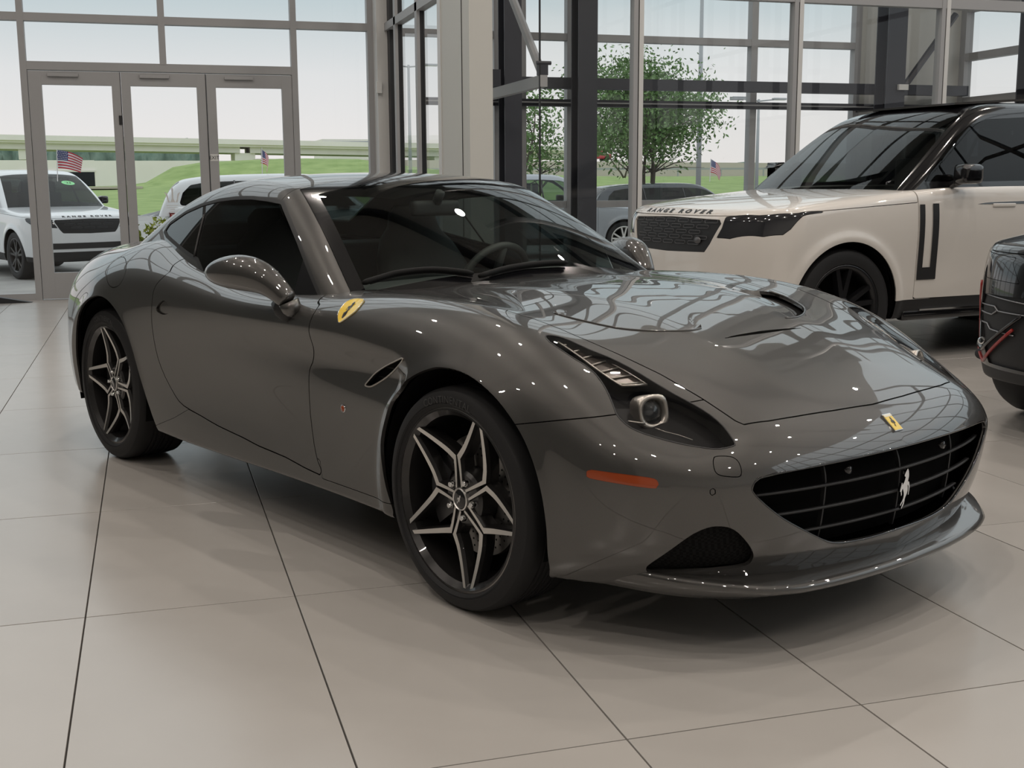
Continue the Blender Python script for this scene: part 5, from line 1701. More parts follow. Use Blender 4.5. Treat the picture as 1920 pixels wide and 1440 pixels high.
def make_suv(X, Y, yaw, z0, label, paint, roof, step=0.03, group=None, detail=False, front='cells', name='estate_vehicle', cut_tint=None, text=None, lamp_poly=None, alloy=None):
    root = tag(empty(name, (X, Y, z0), yaw), label, 'car', group)
    B = implicit_half(v_body, -2.85, 2.55, -2.0, 1.7, 1.1, 0.15, 1.4, 0.7, step=step, faces=('side', 'top', 'front', 'rear', 'bottom'))
    B = cut(B, np.maximum(v_cab(B[0]) + 0.01, 1.12 - B[0][:, 2]))[1]
    for ax in (1.52, -1.48):
        B = cut(B, np.maximum(sdf_poly(B[0][:, [0, 2]], ARCHV(ax)), 0.55 - np.abs(B[0][:, 1])))[1]
    # grille and lamps in the nose
    gp = np.array([(0.2, 1.030), (-0.55, 1.012), (-0.575, 0.985), (-0.50, 0.845), (-0.45, 0.785), (0.2, 0.770)]) if front == 'cells' else np.array([(0.2, 0.80), (-0.80, 0.80), (-0.86, 0.70), (-0.74, 0.40), (0.2, 0.36)])
    fg = lambda V: np.maximum(sdf_poly(V[:, [1, 2]], gp), 1.95 - V[:, 0])
    gr_h, B = panel(B, fg, 0.0)
    lp = lamp_poly if lamp_poly is not None else np.array([(-0.585, 1.015), (-0.80, 1.030), (-0.93, 1.045), (-0.93, 0.99), (-0.88, 0.93), (-0.80, 0.89), (-0.53, 0.875), (-0.60, 0.985)])
    if lp.shape[1] == 2:
        fl = lambda V: np.maximum(sdf_poly(V[:, [1, 2]], lp), 1.75 - V[:, 0])
    else:
        fl = plane_field(lp, 0.3)
    lamp_h, B = panel(B, fl, 0.0015)
    hood_l = np.array([(2.6, 1.02), (2.2, 1.040), (1.74, 1.072), (0.93, 1.118), (0.915, 1.5)])
    hood_h, B = panel(B, lambda V: np.maximum(np.maximum(-sdf_line(V[:, [0, 2]], hood_l[::-1]) * 1.0, 0.92 - V[:, 0]), -1) * 1.0 if False else np.maximum(np.interp(V[:, 0], [0.93, 1.74, 2.2, 2.6], [1.118, 1.072, 1.040, 1.02]) - V[:, 2], 0.92 - V[:, 0]), 0.0025)
    clad_h, B = panel(B, lambda V: np.maximum(V[:, 2] - np.interp(V[:, 0], [-2.7, -1.0, 1.0, 2.0, 2.4], [0.50, 0.455, 0.435, 0.40, 0.36]), -9), 0.0)
    drs = []
    for xa, xb in ((0.915, -0.255), (-0.26, -1.34)):
        d, B = panel(B, lambda V: np.maximum(np.maximum(V[:, 0] - xa, xb - V[:, 0]), np.maximum(0.5 - np.abs(V[:, 1]), 0.44 - V[:, 2])), 0.0025)
        d = cut(d, sdf_poly(d[0][:, [0, 2]], ARCHV(-1.48)) - 0.06)[1] if xb < -1 else d
        drs.append(d)
    on_mid = lambda V: np.abs(V[:, 1]) < 1e-6
    surf('body_shell', both(B), paint, root, 0.012, on_mid)
    surf('bonnet', both(hood_h), paint, root, 0.012, on_mid)
    surf('lower_cladding', both(clad_h), M_BLACKMATT, root)
    gr = surf('grille', both(offset(gr_h, -0.012)), M_BLACKMATT, root)
    sh = offset(implicit_half(v_body, -2.85, 2.55, -2.0, 1.7, 1.1, 0.15, 1.4, 0.7, step=0.045), -0.05)
    for ax in (1.52, -1.48): sh = cut(sh, np.maximum(sdf_poly(sh[0][:, [0, 2]], ARCHV(ax)) - 0.01, 0.55 - np.abs(sh[0][:, 1])))[1]
    sh = cut(sh, np.maximum(v_cab(sh[0]) + 0.02, 1.12 - sh[0][:, 2]))[1]
    surf('inner_shell', both(sh), M_VOID, root)
    C = implicit_half(v_cab, -2.9, 1.5, -2.0, 0.4, 1.05, 0.9, 2.1, 1.3, step=step, faces=('side', 'top', 'front', 'rear'))
    C = cut(C, v_body(C[0]))[1]
    C = cut(C, 1.10 - C[0][:, 2])[0]
    glass, C = panel(C, lambda V: np.maximum(sdf_poly(V[:, [0, 2]], np.array(SIDE_GLASS)), 0.5 - np.abs(V[:, 1])), 0.0)
    ybx = lambda x: 0.665 + (x - 0.2) * 0.22
    ws, C = panel(C, lambda V: np.maximum(np.abs(V[:, 1]) - ybx(V[:, 0]), 0.26 - V[:, 0]), 0.002)
    rw, C = panel(C, lambda V: np.maximum(np.maximum(np.abs(V[:, 1]) - 0.66, V[:, 0] + 2.40), 1.33 - V[:, 2]), 0.0)
    surf('roof', both(C), roof, root, 0.01, on_mid)
    surf('windscreen', both(ws), M_WINSCREEN, root)
    surf('rear_window', both(rw), M_WINDARK, root)
    # cabin contents, simple
    MB().bbox(-2.3, 0.9, -0.80, 0.80, 0.55, 1.20, 0.05, 2).build('cabin_tub', M_DASH, root)
    for xs_, yy in ((-0.35, 0.40), (-0.35, -0.40), (-1.35, 0.40), (-1.35, -0.40)):
        MB().bbox(xs_ - 0.10, xs_ + 0.06, yy - 0.22, yy + 0.22, 1.1, 1.46, 0.05, 3).bbox(xs_ - 0.09, xs_ + 0.03, yy - 0.13, yy + 0.13, 1.44, 1.66, 0.04, 3).build('seat', M_LEATHER, root, True)
    for sd in (0, 1):
        mi = (lambda M: M) if sd == 0 else mirror
        sg = -1 if sd == 0 else 1
        for d in drs: 
            do = surf('door', mi(d), paint, root, 0.012)
        for xh in (0.10, -0.98):
            yv = on_side(v_body, xh, 1.09)
            MB().bbox(xh - 0.11, xh + 0.11, sg * (yv - 0.006), sg * (yv + 0.010), 1.078, 1.104, 0.005).build('door_handle', paint, root, True)
        surf('headlamp', mi(lamp_h), M_LAMPDARK, root, 0.004)
        a, rest_ = cut(glass, glass[0][:, 0] - (-0.285))
        c3, a = cut(a, a[0][:, 0] - (-1.36))
        for gg in (rest_, a, c3): surf('side_window', mi(offset(gg, -0.002)), M_WINDARK, root)
        for xp in (-0.285, -1.36):
            pts = [(xp - 0.02 * k, sg * (on_side(v_cab, xp, z) + 0.001), z) for k, z in enumerate((1.26, 1.42, 1.58, 1.74))]
            MB().tube(pts, 0.018, 6).build('door_pillar', M_BLACKGLOSS, root, True)
        # mirror
        mi_o = empty('door_mirror', (0, 0, 0), 0, root)
        MB().bbox(0.44, 0.62, sg * 0.975, sg * 1.12, 1.245, 1.385, 0.045, 3).build('mirror_housing', M_BLACKGLOSS, mi_o, True)
        MB().tube([(0.58, sg * 0.93, 1.235), (0.54, sg * 1.00, 1.27)], 0.028, 8).build('mirror_stalk', M_BLACKGLOSS, mi_o, True)
        # tail lamp
        MB().bbox(-2.58, -2.40, sg * 0.82, sg * 0.925, 1.06, 1.16, 0.02, 2).build('tail_lamp', M_RED, root, True)
        for ax in (1.52, -1.48):
            suv_wheel(root, ax, sg * 0.93, 0.405, sd == 1, alloy)
            MB().lathe([(0.45, sg * 0.93), (0.45, sg * 0.55), (0.05, sg * 0.55)], 24, 'y', (ax, 0, 0.42), -0.25, PI + 0.25).build('wheel_arch_liner', M_VOID, root, True)
    if front == 'cells':
        rows = [0.998, 0.960, 0.922, 0.884, 0.846] if detail else [0.985, 0.93, 0.875]
        for i, z in enumerate(rows):
            hwid = 0.545 - (rows[0] - z) * 0.55
            n = 7 if detail else 5
            off = 0.5 * (i % 2)
            for k in range(-5, 6):
                y = (k + off) * 2 * 0.55 / n
                hw = 0.55 / n * 0.80
                if abs(y) + hw > hwid: continue
                ab = np.array(round_ring(hw, 0.011, 0.010, 2)) + [y, z]
                pts = np.c_[on_front_v(v_body, ab[:, 0], ab[:, 1]) - 0.004, ab].tolist()
                MB().tube(pts + [pts[0]], 0.0022, 5, False).build('grille_cell', M_GRILLLINE, gr, True)
    if text:
        V, Fc = text_mesh(text, 0.052, spacing=1.75, sx=1.45, bold=0.0028)
        w = (V[:, 0].max() - V[:, 0].min())
        V[:, 0] *= 0.86 / w
        zz = 1.062 + V[:, 1] * 0.62
        out = np.c_[on_front_v(v_body, V[:, 0], zz) + 0.004, V[:, 0], zz]
        MB().add(out, Fc).build('bonnet_lettering', M_LETTER, root)
    return root


M_SUVPAINT = mat('warm_white_paint', (0.68, 0.65, 0.61), 0.32, coat=1.0)
M_WHITEPAINT = mat('white_paint', (0.78, 0.80, 0.82), 0.3, coat=1.0)
M_SILVERPAINT = mat('silver_grey_paint', (0.36, 0.38, 0.41), 0.3, metal=0.4, coat=1.0)
M_DARKPAINT = mat('dark_slate_paint', (0.035, 0.040, 0.048), 0.3, metal=0.4, coat=1.0)
M_BLKPAINT = mat('black_paint', (0.006, 0.006, 0.007), 0.2, coat=1.0)

# --- the pale one with the black roof, beside the coupe
SX, SY, SYAW = 5.95, 8.39, math.radians(188)
sfr = vframe(SX, SY, SYAW)
def zs(*p): return zpx(1160, 340, 4.8, p)
LP = vtrace(v_body, zs((965, 322), (1300, 312), (1600, 292), (1860, 262), (1830, 282), (1660, 312), (1600, 370), (1550, 430), (1480, 482), (1300, 500), (1000, 518), (880, 510), (930, 420)), sfr)
LPm = LP * [1, -1, 1]
suv = make_suv(SX, SY, SYAW, 0, 'pale cream luxury estate vehicle with gloss black roof behind the coupe', M_SUVPAINT, M_BLACKGLOSS, 0.018, detail=True, text='RANGE ROVER', lamp_poly=LPm)
# side blade: black upright U on the front door edge
def zt(*p): return zpx(1440, 340, 4, p)
for sd in (1, -1):
    mb = MB()
    for xa, xb, za, zb_ in ((0.905, 0.858, 0.575, 1.105), (0.785, 0.728, 0.575, 1.110), (0.858, 0.785, 0.575, 0.662)):
        zz = np.linspace(za, zb_, 16); xx = np.linspace(xa, xb, 4)
        xg_, zg_ = np.tile(xx, 16), np.repeat(zz, 4)
        V = np.c_[xg_, sd * (on_side_v(v_body, xg_, zg_) + 0.006), zg_]
        mb.add(V, [(j * 4 + i, j * 4 + i + 1, (j + 1) * 4 + i + 1, (j + 1) * 4 + i) for j in range(15) for i in range(3)])
    mb.build('side_blade', M_BLACKMATT, suv)
    MB().bbox(-1.0, 1.0, sd * 0.90, sd * 0.97, 0.285, 0.36, 0.02, 2).build('side_step', M_BLACKGLOSS, suv, True)
    MB().box(0.1, 0.85, sd * 0.945, sd * 0.976, 0.352, 0.364).build('step_strip', M_CHROME, suv)
lo = on_front(v_body, 0.36, 0.865)
MB().lathe([(0.0, 0.006), (0.030, 0.004), (0.034, -0.004)], 24, 'x', (0, 0, 0)).build('oval_badge', M_GRILLLINE, suv, True)
ob = bpy.data.objects['oval_badge']; ob.location = (lo - 0.002, 0.36, 0.865); ob.scale = (1, 1.15, 0.72)
# open glass roof panel, standing proud
MB().add([(0.20, -0.55, 1.845), (0.20, 0.55, 1.845), (-0.75, 0.60, 1.905), (-0.75, -0.60, 1.905), (0.20, -0.55, 1.83), (0.20, 0.55, 1.83), (-0.75, 0.60, 1.885), (-0.75, -0.60, 1.885)], [(0, 1, 2, 3), (7, 6, 5, 4), (0, 4, 5, 1), (1, 5, 6, 2), (2, 6, 7, 3), (3, 7, 4, 0)]).build('roof_glass_panel', M_BLACKGLOSS, suv)
# ================================================================== black performance vehicle at the right edge
UX, UY, UYAW = 6.41, 5.03, math.radians(197)
urus = make_suv(UX, UY, UYAW, 0, 'gloss black vehicle with red accent lines beside the coupe nose', M_BLKPAINT, M_BLKPAINT, 0.022, front='low', name='performance_vehicle')
urus.scale = (1.0, 0.98, 0.88)
M_REDLINE = mat('red_accent', (0.30, 0.014, 0.012), 0.35, coat=0.6)
M_HEXLINE = mat('silver_hex_line', (0.30, 0.30, 0.31), 0.3, metal=0.8)


def nose_line(pts, r, m, name, off=0.004, n=6):
    P = []
    for (y0, z0), (y1, z1) in zip(pts[:-1], pts[1:]):
        for t in np.linspace(0, 1, n + 1)[:-1]:
            y, z = y0 + (y1 - y0) * t, z0 + (z1 - z0) * t
            P.append((y, z))
    P = np.array(P + [pts[-1]]); P = np.c_[on_front_v(v_body, P[:, 0], P[:, 1]) + off, P]
    return MB().tube(P, r, 6).build(name, m, urus, True)


for s_ in (-1, 1):
    nose_line([(s_ * 0.90, 0.86), (s_ * 0.93, 0.66), (s_ * 0.93, 0.50), (s_ * 0.80, 0.40), (s_ * 0.55, 0.62)], 0.009, M_REDLINE, 'accent_line')
    nose_line([(s_ * 0.82, 0.80), (s_ * 0.45, 0.765)], 0.004, M_HEXLINE, 'hex_line', -0.006)
    nose_line([(s_ * 0.84, 0.735), (s_ * 0.70, 0.735), (s_ * 0.67, 0.71), (s_ * 0.35, 0.70)], 0.004, M_HEXLINE, 'hex_line', -0.006)
    nose_line([(s_ * 0.84, 0.69), (s_ * 0.72, 0.685), (s_ * 0.68, 0.71)], 0.004, M_HEXLINE, 'hex_line', -0.006)
    nose_line([(s_ * 0.84, 0.63), (s_ * 0.76, 0.63), (s_ * 0.73, 0.60), (s_ * 0.55, 0.585)], 0.004, M_HEXLINE, 'hex_line', -0.006)
    nose_line([(s_ * 0.92, 0.50), (s_ * 0.80, 0.47), (s_ * 0.50, 0.70)], 0.010, M_BLACKGLOSS, 'bumper_fin', 0.004)
    x_ = on_front(v_body, s_ * 0.80, 0.52)
    MB().lathe([(0.012, 0.012), (0.020, 0.012), (0.022, 0.0)], 18, 'x', (x_ + 0.0, s_ * 0.80, 0.52)).build('parking_sensor', M_CHROME, urus, True)
    MB().lathe([(0.0, 0.008), (0.03, 0.006), (0.034, -0.004)], 18, 'x', (on_front(v_body, s_ * 0.85, 0.43), s_ * 0.85, 0.43)).build('tow_cap', M_BLACKMATT, urus, True)
# ================================================================== outside: forecourt, grass, flyover, parked cars, trees
def noise_mat(name, c0, c1, scale, rough=0.9, detail=6, bump=0.0):
    def b(nt, p):
        tc = nt.nodes.new('ShaderNodeTexCoord')
        n = nt.nodes.new('ShaderNodeTexNoise'); n.inputs['Scale'].default_value = scale; n.inputs['Detail'].default_value = detail
        r = nt.nodes.new('ShaderNodeValToRGB'); r.color_ramp.elements[0].color = (*c0, 1); r.color_ramp.elements[1].color = (*c1, 1)
        r.color_ramp.elements[0].position = 0.3; r.color_ramp.elements[1].position = 0.7
        nt.links.new(tc.outputs['Object'], n.inputs['Vector']); nt.links.new(n.outputs['Fac'], r.inputs[0]); nt.links.new(r.outputs[0], p.inputs['Base Color'])
        if bump:
            bp = nt.nodes.new('ShaderNodeBump'); bp.inputs['Strength'].default_value = bump
            nt.links.new(n.outputs['Fac'], bp.inputs['Height']); nt.links.new(bp.outputs[0], p.inputs['Normal'])
    return mat(name, c0, rough, build=b)


M_CONC = noise_mat('forecourt_concrete', (0.30, 0.29, 0.28), (0.40, 0.39, 0.37), 1.5)
M_GRASS = noise_mat('mown_grass', (0.21, 0.31, 0.085), (0.33, 0.43, 0.15), 0.6, bump=0.3)
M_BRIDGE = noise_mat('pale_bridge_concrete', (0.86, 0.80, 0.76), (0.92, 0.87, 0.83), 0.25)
M_BRIDGED = noise_mat('shaded_bridge_concrete', (0.74, 0.69, 0.66), (0.80, 0.76, 0.72), 0.3)  # darker copy of the bridge concrete, shade put into its colour
M_ROAD = mat('road_earth', (0.50, 0.45, 0.38), 0.9)
M_FAR = noise_mat('distant_trees', (0.10, 0.17, 0.13), (0.20, 0.28, 0.22), 0.5)
M_BARK = mat('grey_brown_bark', (0.12, 0.10, 0.085), 0.85)
M_LEAF = noise_mat('green_leaf', (0.085, 0.17, 0.045), (0.17, 0.30, 0.09), 8, 0.6)
M_LEAFY = noise_mat('yellow_green_leaf', (0.20, 0.26, 0.02), (0.42, 0.42, 0.05), 8, 0.6)
M_POST = mat('galvanised_post', (0.40, 0.41, 0.42), 0.5, metal=0.3)
GZ = -0.27

# forecourt
gy_ = [14.42, 15.6, 17.2, 19.0, 35.0, 62.0]; gz_ = [-0.03, -0.06, -0.20, GZ, GZ, -0.10]
V = []; Fc = []
for y, z in zip(gy_, gz_): V += [(-60, y, z), (90, y, z)]
for i in range(len(gy_) - 1): Fc.append((2 * i, 2 * i + 1, 2 * i + 3, 2 * i + 2))
tag(mk('ground_forecourt', V, Fc, M_CONC), kind='structure')
# grass with the bank before the bridge
nx, ny = 90, 60
X_ = np.linspace(-90, 160, nx); Y_ = np.linspace(58, 250, ny)
V = []
for y in Y_:
    for x in X_:
        t = np.clip((y - 62) / 80, 0, 1)
        z = -0.10 + (1.15 + 2.0 / (1 + math.exp(-(x - 10) / 4.0))) * t * t * (3 - 2 * t) - 1.35 / (1 + math.exp(-(x - 38) / 4.0)) * t * t
        z += 2.1 * math.exp(-((y - 132) / 7.0) ** 2) * (1 / (1 + math.exp(-(x - 1.2) / 0.8))) * (1 - 0.45 * np.clip((x - 6) / 14, 0, 1)) * np.clip((30 - x) / 8, 0, 1)
        V.append((x, y, z + 0.04 * math.sin(x * 1.7) * math.sin(y * 0.9)))
Fc = [(j * nx + i, j * nx + i + 1, (j + 1) * nx + i + 1, (j + 1) * nx + i) for j in range(ny - 1) for i in range(nx - 1)]
tag(mk('ground_lawn', V, Fc, M_GRASS, smooth=True), kind='structure')
tag(MB().box(-60, -0.4, 116, 122, 0.9, 1.10).build('gravel_track', M_ROAD), 'pale gravel track across the grass before the bank', 'path')
tag(MB().add([(13, 150, 0.8), (160, 150, 0.8), (160, 172, 0.8), (13, 172, 0.8), (13, 151, 4.3), (160, 151, 3.2), (160, 172, 3.2), (13, 172, 4.3)], [(0, 3, 2, 1), (4, 5, 6, 7), (0, 1, 5, 4), (1, 2, 6, 5), (2, 3, 7, 6), (3, 0, 4, 7)]).build('road_bank', M_ROAD), 'earth-coloured road bank along the far highway', 'embankment')
# flyover: deck falls gently to the right
fo = tag(empty('flyover', (0, 200, 0)), 'long pale concrete flyover on piers beyond the grass', 'bridge'); fo.location = (0, 0, 0)
slope = -0.0155
def fz(x, z): return z + slope * (x + 21)
def deck(x0, x1, y0, y1, z0, z1, name, m):
    V = [(x0, y0, fz(x0, z0)), (x1, y0, fz(x1, z0)), (x1, y1, fz(x1, z0)), (x0, y1, fz(x0, z0)), (x0, y0, fz(x0, z1)), (x1, y0, fz(x1, z1)), (x1, y1, fz(x1, z1)), (x0, y1, fz(x0, z1))]
    return MB().add(V, [(0, 3, 2, 1), (4, 5, 6, 7), (0, 1, 5, 4), (1, 2, 6, 5), (2, 3, 7, 6), (3, 0, 4, 7)]).build(name, m, fo)
deck(-80, 76, 198.6, 199.2, 8.05, 8.85, 'parapet', M_BRIDGE); deck(-80, 76, 199.0, 212, 7.7, 8.1, 'deck_slab', M_BRIDGE)
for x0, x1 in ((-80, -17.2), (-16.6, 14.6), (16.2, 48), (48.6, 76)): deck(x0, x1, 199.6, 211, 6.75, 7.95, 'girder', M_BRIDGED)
for x in (-17, 15.4, 48.3):
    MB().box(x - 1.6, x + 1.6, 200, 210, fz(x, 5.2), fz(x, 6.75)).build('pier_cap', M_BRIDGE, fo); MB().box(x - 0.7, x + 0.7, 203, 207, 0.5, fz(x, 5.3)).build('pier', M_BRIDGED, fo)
# abutment wall with a dark culvert mouth
ab = tag(empty('abutment_wall', (0, 0, 0)), 'low concrete retaining wall with a dark opening under the flyover', 'wall')
MB().box(-40, -7.5, 150, 151, 2.95, 4.1).box(-40, -7.5, 150.4, 151, 0.5, 2.0).build('wall_face', M_BRIDGE, ab); MB().box(-7.5, -5.8, 150, 151, 2.95, 4.1).build('lintel', M_BRIDGE, ab)
MB().box(-5.8, 12, 150, 151, 0.3, 4.05).build('wall_face', M_BRIDGE, ab); MB().box(-11, -5.8, 152, 153, 0.3, 3).build('opening', mat('culvert_dark', (0.02, 0.025, 0.04), 0.9), ab)
MB().box(-14, -5.7, 149.8, 150.2, 2.75, 2.95).build('ledge', M_BRIDGED, ab)
# far woodland and low block
V = []; Fc = []; n = 160
for i in range(n + 1):
    x = -80 + 300 * i / n
    top = 7.4 + 1.2 * math.sin(i * 0.9) * math.sin(i * 0.37) + RNG.uniform(-0.4, 0.4)
    top += 3.8
    if x > 14: top = 5.6 + 0.8 * math.sin(i * 0.7) + RNG.uniform(-0.2, 0.3)
    V += [(x, 300 + 3 * math.sin(i * 1.3), 0), (x, 298 + 4 * math.sin(i * 1.7), top * 0.7), (x, 303 + 3 * math.sin(i * 1.1), top)]
for i in range(n):
    for k in range(2): Fc.append((3 * i + k, 3 * i + 3 + k, 3 * i + 4 + k, 3 * i + 1 + k))
tag(mk('woodland', V, Fc, M_FAR, smooth=True), 'dim green belt of woodland far behind the flyover', 'trees', kind='stuff')
bl = tag(empty('office_block', (36, 226, 0)), 'low office block with a blue glass band above the flyover', 'building')
MB().box(-4.5, 8, 0, 12, 0, 8.3).build('block_wall', M_BRIDGE, bl); MB().box(-4.6, 5, -0.1, 0, 8.0, 9.0).build('glass_band', mat('blue_glass_band', (0.10, 0.15, 0.22), 0.1), bl); MB().box(-4.5, 8, 0, 12, 8.9, 9.4).build('roof', M_BRIDGE, bl)
# guard rail of the highway
gr_ = tag(empty('guard_rail', (60, 140, 0)), 'long metal guard rail beside the far highway', 'guard rail')
MB().box(-50, 80, 0, 0.1, 2.75, 3.0).build('rail', M_POST, gr_)
for i in range(22): MB().box(-50 + i * 6, -49.85 + i * 6, 0.02, 0.15, 1.2, 2.85).build('post', M_POST, gr_)


def copy_tree(o, parent=None):
    c = o.copy(); COL.objects.link(c); c.parent = parent
    for ch in list(o.children): copy_tree(ch, c)
    return c


def repaint(o, table):
    for ch in o.children_recursive:
        if ch.type == 'MESH':
            for s in ch.material_slots:
                if s.material and s.material.name in table:
                    m = table[s.material.name]
                    s.link = 'OBJECT'; s.material = m


# parked cars
rrs_yaw = math.radians(-64)
c, s = math.cos(rrs_yaw), math.sin(rrs_yaw)
wx, wy = -2.10, 21.3
rx, ry = wx - (c * 1.52 - s * -0.93), wy - (s * 1.52 + c * -0.93)
sport = make_suv(rx, ry, rrs_yaw, GZ, 'white estate vehicle parked nose-on outside the glass doors', M_WHITEPAINT, M_WHITEPAINT, 0.03, text='RANGE ROVER', front='cells')
sport.scale = (0.96, 0.99, 0.97)
for z0, z1 in ((0.52, 0.62), (0.36, 0.47)):
    ys = np.linspace(-0.62, 0.62, 21)
    V = []; Fc = []
    yg, zg = np.repeat(ys, 2), np.tile((z0, z1), 21)
    V = np.c_[on_front_v(v_body, yg, zg) + 0.006, yg, zg]
    for i in range(20): Fc.append((2 * i, 2 * i + 2, 2 * i + 3, 2 * i + 1))
    mk('bumper_slot', V, Fc, M_BLACKMATT, sport)
# oval price sticker on its screen
P0 = np.array([0.50, 0.42, 0.0]); 
pts = []
for k in range(24):
    t = 2 * PI * k / 24
    x, y = 0.52 - 0.055 * math.sin(t), 0.42 + 0.12 * math.cos(t)
    pts.append((x, y, float(VG(np.array([x]), np.array([y]))[0]) + 0.004))
st_ = MB().add(pts, [tuple(range(24))]).build('price_sticker', mat('sticker_green', (0.35, 0.85, 0.40), 0.5), sport)
Vt, Ft = text_mesh("'23", 0.10)
MB().add([(0.52 - b * 0.62, 0.42 + a, float(VG(np.array([0.52 - b * 0.62]), np.array([0.42 + a]))[0]) + 0.007) for a, b, _ in Vt], Ft).build('sticker_lettering', M_LETTER, st_)

proto = make_suv(2.78, 21.75, math.radians(-3), GZ, 'white estate vehicle parked broadside behind the middle glass door', M_WHITEPAINT, M_WHITEPAINT, 0.045)
proto.scale = (0.93, 0.95, 0.92)
gs = copy_tree(proto); gs.location = (8.05, 24.1, -0.27); gs.rotation_euler = (0, 0, math.radians(-6)); gs.scale = (0.93, 0.95, 0.92)
gs['label'] = 'silver grey estate vehicle parked outside beside the leafy tree'
repaint(gs, {'white_paint': M_SILVERPAINT, 'dark_vehicle_glass': thin_glass('clear_vehicle_glass', (0.55, 0.62, 0.60), 1.5), 'dark_alloy': M_SILVER})
ds = copy_tree(proto); ds.location = (13.1, 28.2, -0.40); ds.rotation_euler = (0, 0, math.radians(-4)); ds.scale = (0.96, 0.95, 0.88)
ds['label'] = 'dark slate estate vehicle parked outside beyond the bay window'
repaint(ds, {'white_paint': M_DARKPAINT})
for o in (gs, ds): o['group'] = 'cars parked along the forecourt'
proto['group'] = 'cars parked along the forecourt'

# little flags clipped to the parked cars
M_FR, M_FW, M_FB = mat('flag_red', (0.55, 0.03, 0.06), 0.8), mat('flag_white', (0.80, 0.78, 0.78), 0.8), mat('flag_blue', (0.03, 0.05, 0.20), 0.8)


def flag(x, y, z, yaw, w, h, label, sag=0.25):
    r = tag(empty('car_flag', (x, y, z), yaw), label, 'flag', 'stars and stripes flags on the parked cars')
    MB().tube([(0, 0, 0), (0.02, 0, h * 1.75)], 0.008, 6).build('staff', M_FW, r)
    nc, nr = 16, 13
    V = []; Fc = []; mi = []
    for j in range(nr + 1):
        for i in range(nc + 1):
            u = i / nc; v = j / nr
            V.append((0.02 + u * w * (1 - 0.12 * v), 0.03 * math.sin(u * 7 + v), h * 1.72 - v * h - sag * u * u * h * (1.3 - 0.6 * v)))
    for j in range(nr):
        for i in range(nc):
            Fc.append((j * (nc + 1) + i, j * (nc + 1) + i + 1, (j + 1) * (nc + 1) + i + 1, (j + 1) * (nc + 1) + i))
            mi.append(2 if (j < 7 and i < 7) else (0 if j % 2 == 0 else 1))
    o = mk('cloth', V, Fc, [M_FR, M_FW, M_FB], r, smooth=True)
    for p, k in zip(o.data.polygons, mi): p.material_index = k
    mb = MB()
    for j in range(5):
        for i in range(6):
            u, v = (0.5 + i + 0.4 * (j % 2)) * 7 / 6.6 / nc, (0.7 + j * 1.35) / nr
            if u > 6.8 / nc: continue
            c_ = np.array([0.02 + u * w * (1 - 0.12 * v), 0.03 * math.sin(u * 7 + v), h * 1.72 - v * h - sag * u * u * h * (1.3 - 0.6 * v)])
            q = 0.012 * h / 0.3
            for dy in (-0.006, 0.006): mb.add([c_ + np.array([a * q, dy, b * q]) for a, b in ((0, 1), (0.3, 0.3), (1, 0), (0.3, -0.3), (0, -1), (-0.3, -0.3), (-1, 0), (-0.3, 0.3))], [tuple(range(8))])
    tag(mb.build('stars', M_FW, o), kind='stuff')
    return r


flag(-1.43, 21.62, 1.33, math.radians(0), 0.40, 0.30, 'flag flying from the white vehicle parked nose-on', 0.35)
flag(1.90, 21.1, 1.44, math.radians(62), 0.30, 0.25, 'flag drooping from the white vehicle parked broadside', 0.9)
flag(13.45, 27.5, 1.27, math.radians(20), 0.40, 0.32, 'flag drooping from the dark slate vehicle outside', 0.9)


# trees
def leaf_tree(name, label, base, h, spread, nleaf, seed, trunks=3, mleaf=None, leaf=0.055, low=0.35, group=None):
    rg = np.random.default_rng(seed)
    r = tag(empty(name, base), label, 'tree', group)
    tips = []
    for k in range(trunks):
        a = 2 * PI * k / trunks + rg.uniform(-0.4, 0.4)
        p = np.array([0.05 * math.cos(a), 0.05 * math.sin(a), 0.0]); d = np.array([0.32 * math.cos(a), 0.32 * math.sin(a), 1.0])
        pts = [p.copy()]; rad = [0.045 * h / 3.5]
        for i in range(9):
            d = d + rg.normal(0, 0.10, 3); d /= np.linalg.norm(d); p = p + d * h * 0.085; pts.append(p.copy()); rad.append(rad[0] * (1 - 0.09 * (i + 1)))
            if i >= 3:
                for q in range(3):
                    aa = rg.uniform(0, 2 * PI); dd = np.array([math.cos(aa), math.sin(aa), rg.uniform(0.1, 0.9)])
                    e = p + dd * spread * rg.uniform(0.25, 0.6) * np.array([1, 1, 0.7])
                    m_ = (p + e) / 2 + np.array([0, 0, 0.08])
                    MB().tube([p, m_, e], [rad[-1] * 0.5, rad[-1] * 0.3, 0.004], 5).build('branch', M_BARK, r, True)
                    tips += [e, m_ * 0.4 + e * 0.6, m_]
        MB().tube(pts, rad, 8).build('trunk', M_BARK, r, True)
        tips.append(p)
    tips = np.array([t for t in tips if t[2] > low * h])
    C_ = tips[rg.integers(0, len(tips), nleaf)] + rg.normal(0, 1, (nleaf, 3)) * np.array([0.17, 0.17, 0.15]) * spread * 0.8
    u = rg.normal(0, 1, (nleaf, 3)); u /= np.linalg.norm(u, axis=1, keepdims=True)
    w = rg.normal(0, 1, (nleaf, 3)); w -= u * np.sum(u * w, 1, keepdims=True); w /= np.linalg.norm(w, axis=1, keepdims=True)
    L = leaf * rg.uniform(0.7, 1.3, (nleaf, 1))
    V = np.stack([C_ - u * L, C_ + w * L * 0.45, C_ + u * L, C_ - w * L * 0.45], 1).reshape(-1, 3)
    tag(mk('foliage', V, np.arange(nleaf * 4).reshape(-1, 4).tolist(), mleaf or M_LEAF, r), kind='stuff')
    return r


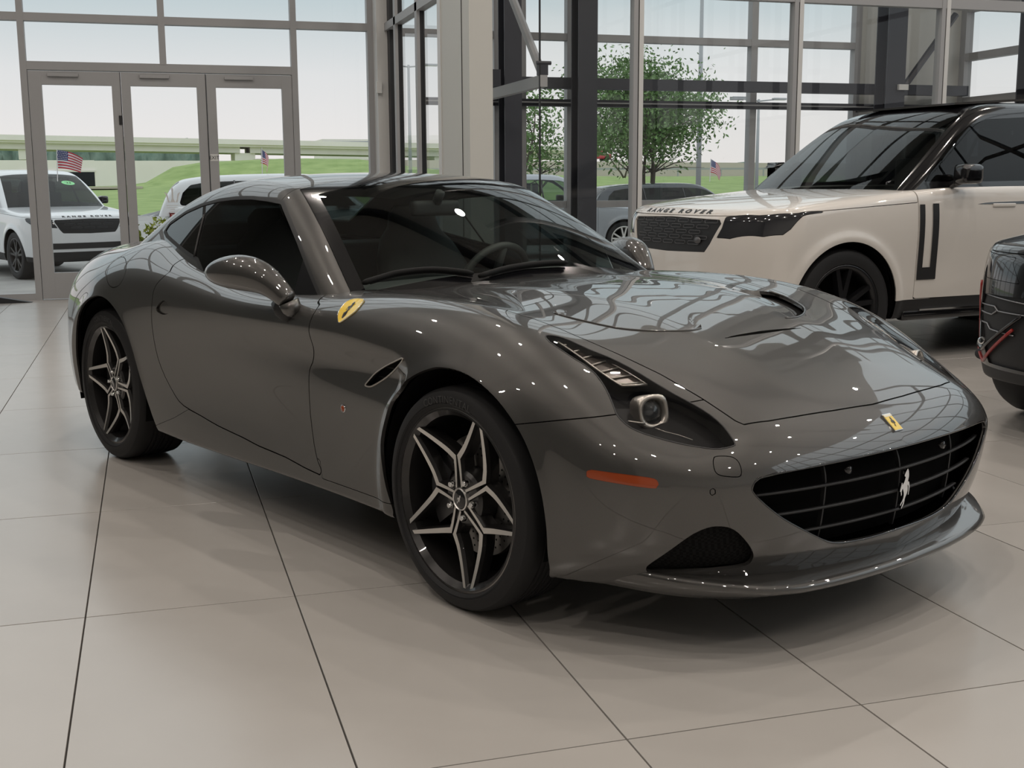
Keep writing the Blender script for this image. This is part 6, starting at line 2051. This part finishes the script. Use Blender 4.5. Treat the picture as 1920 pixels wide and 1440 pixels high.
leaf_tree('leafy_tree', 'many-stemmed leafy tree behind the steel column of the bay', (13.1, 30.6, GZ), 5.4, 2.75, 15000, 4, 4, leaf=0.062, low=0.46, group='young trees on the forecourt')
leaf_tree('leafy_tree', 'slender leafy tree close beside the clad pier', (8.6, 28.0, GZ), 4.4, 1.6, 2600, 9, 3, leaf=0.06, low=0.42, group='young trees on the forecourt')
leaf_tree('flowering_shrub', 'yellow-green shrub at the tail of the white vehicle', (-0.08, 23.2, GZ), 1.05, 0.34, 700, 5, 3, M_LEAFY, 0.05, 0.05)
for px_, (x, y, z) in enumerate(((92.0, 232.0, 1.8), (104.0, 240.0, 1.8), (36.5, 90.0, 1.6))):
    leaf_tree('far_tree', ['small round tree on the far highway verge', 'taller bushy tree on the far highway verge', 'lone tree seen over the pale vehicle bonnet'][px_], (x, y, z), (4.2, 5.0, 6.2)[px_], (2.4, 2.6, 3.0)[px_], 900, 20 + px_, 2, leaf=0.22, group='far trees by the highway')


def lamp_post(x, y, h, label, z=GZ, arms=2):
    r = tag(empty('lamp_post', (x, y, z)), label, 'lamp post', 'lamp posts outside')
    MB().tube([(0, 0, 0), (0, 0, h)], [0.11, 0.06], 10).build('post', M_POST, r, True)
    MB().lathe([(0.22, 0), (0.22, 0.5), (0.11, 0.52)], 12, 'z').build('plinth', M_BRIDGE, r, True)
    for k in range(arms):
        s_ = 1 if k == 0 else -1
        MB().tube([(0, 0, h - 0.1), (s_ * 0.9, 0, h)], 0.04, 6).build('arm', M_POST, r, True); MB().bbox(s_ * 0.8, s_ * 1.5, -0.15, 0.15, h - 0.03, h + 0.08, 0.03).build('lamp_head', M_POST, r)
    return r


lamp_post(29.6, 55.2, 5.6, 'slim double-headed lamp post seen over the pale bonnet')
lamp_post(20.4, 42.7, 9.5, 'tall lamp post rising behind the leafy tree', arms=1)
lamp_post(12.9, 60.7, 7.4, 'double-headed lamp post standing beyond the clad pier')
# far red car on the highway
rc = tag(empty('red_car', (58.0, 153.5, 4.06), math.radians(2)), 'small red car on the highway far behind the tree', 'car')
MB().bbox(-2.1, 2.1, -0.85, 0.85, 0.3, 0.95, 0.18, 3).build('body', mat('red_paint', (0.45, 0.02, 0.04), 0.3, coat=1.0), rc, True); MB().bbox(-1.3, 0.9, -0.72, 0.72, 0.85, 1.42, 0.22, 3).build('cabin', mat('red_paint'), rc, True)
for x in (-1.35, 1.35): MB().lathe([(0.0, -0.9), (0.32, -0.9), (0.32, 0.9), (0.0, 0.9)], 20, 'y', (x, 0, 0.32)).build('wheel', M_RUBBER, rc)
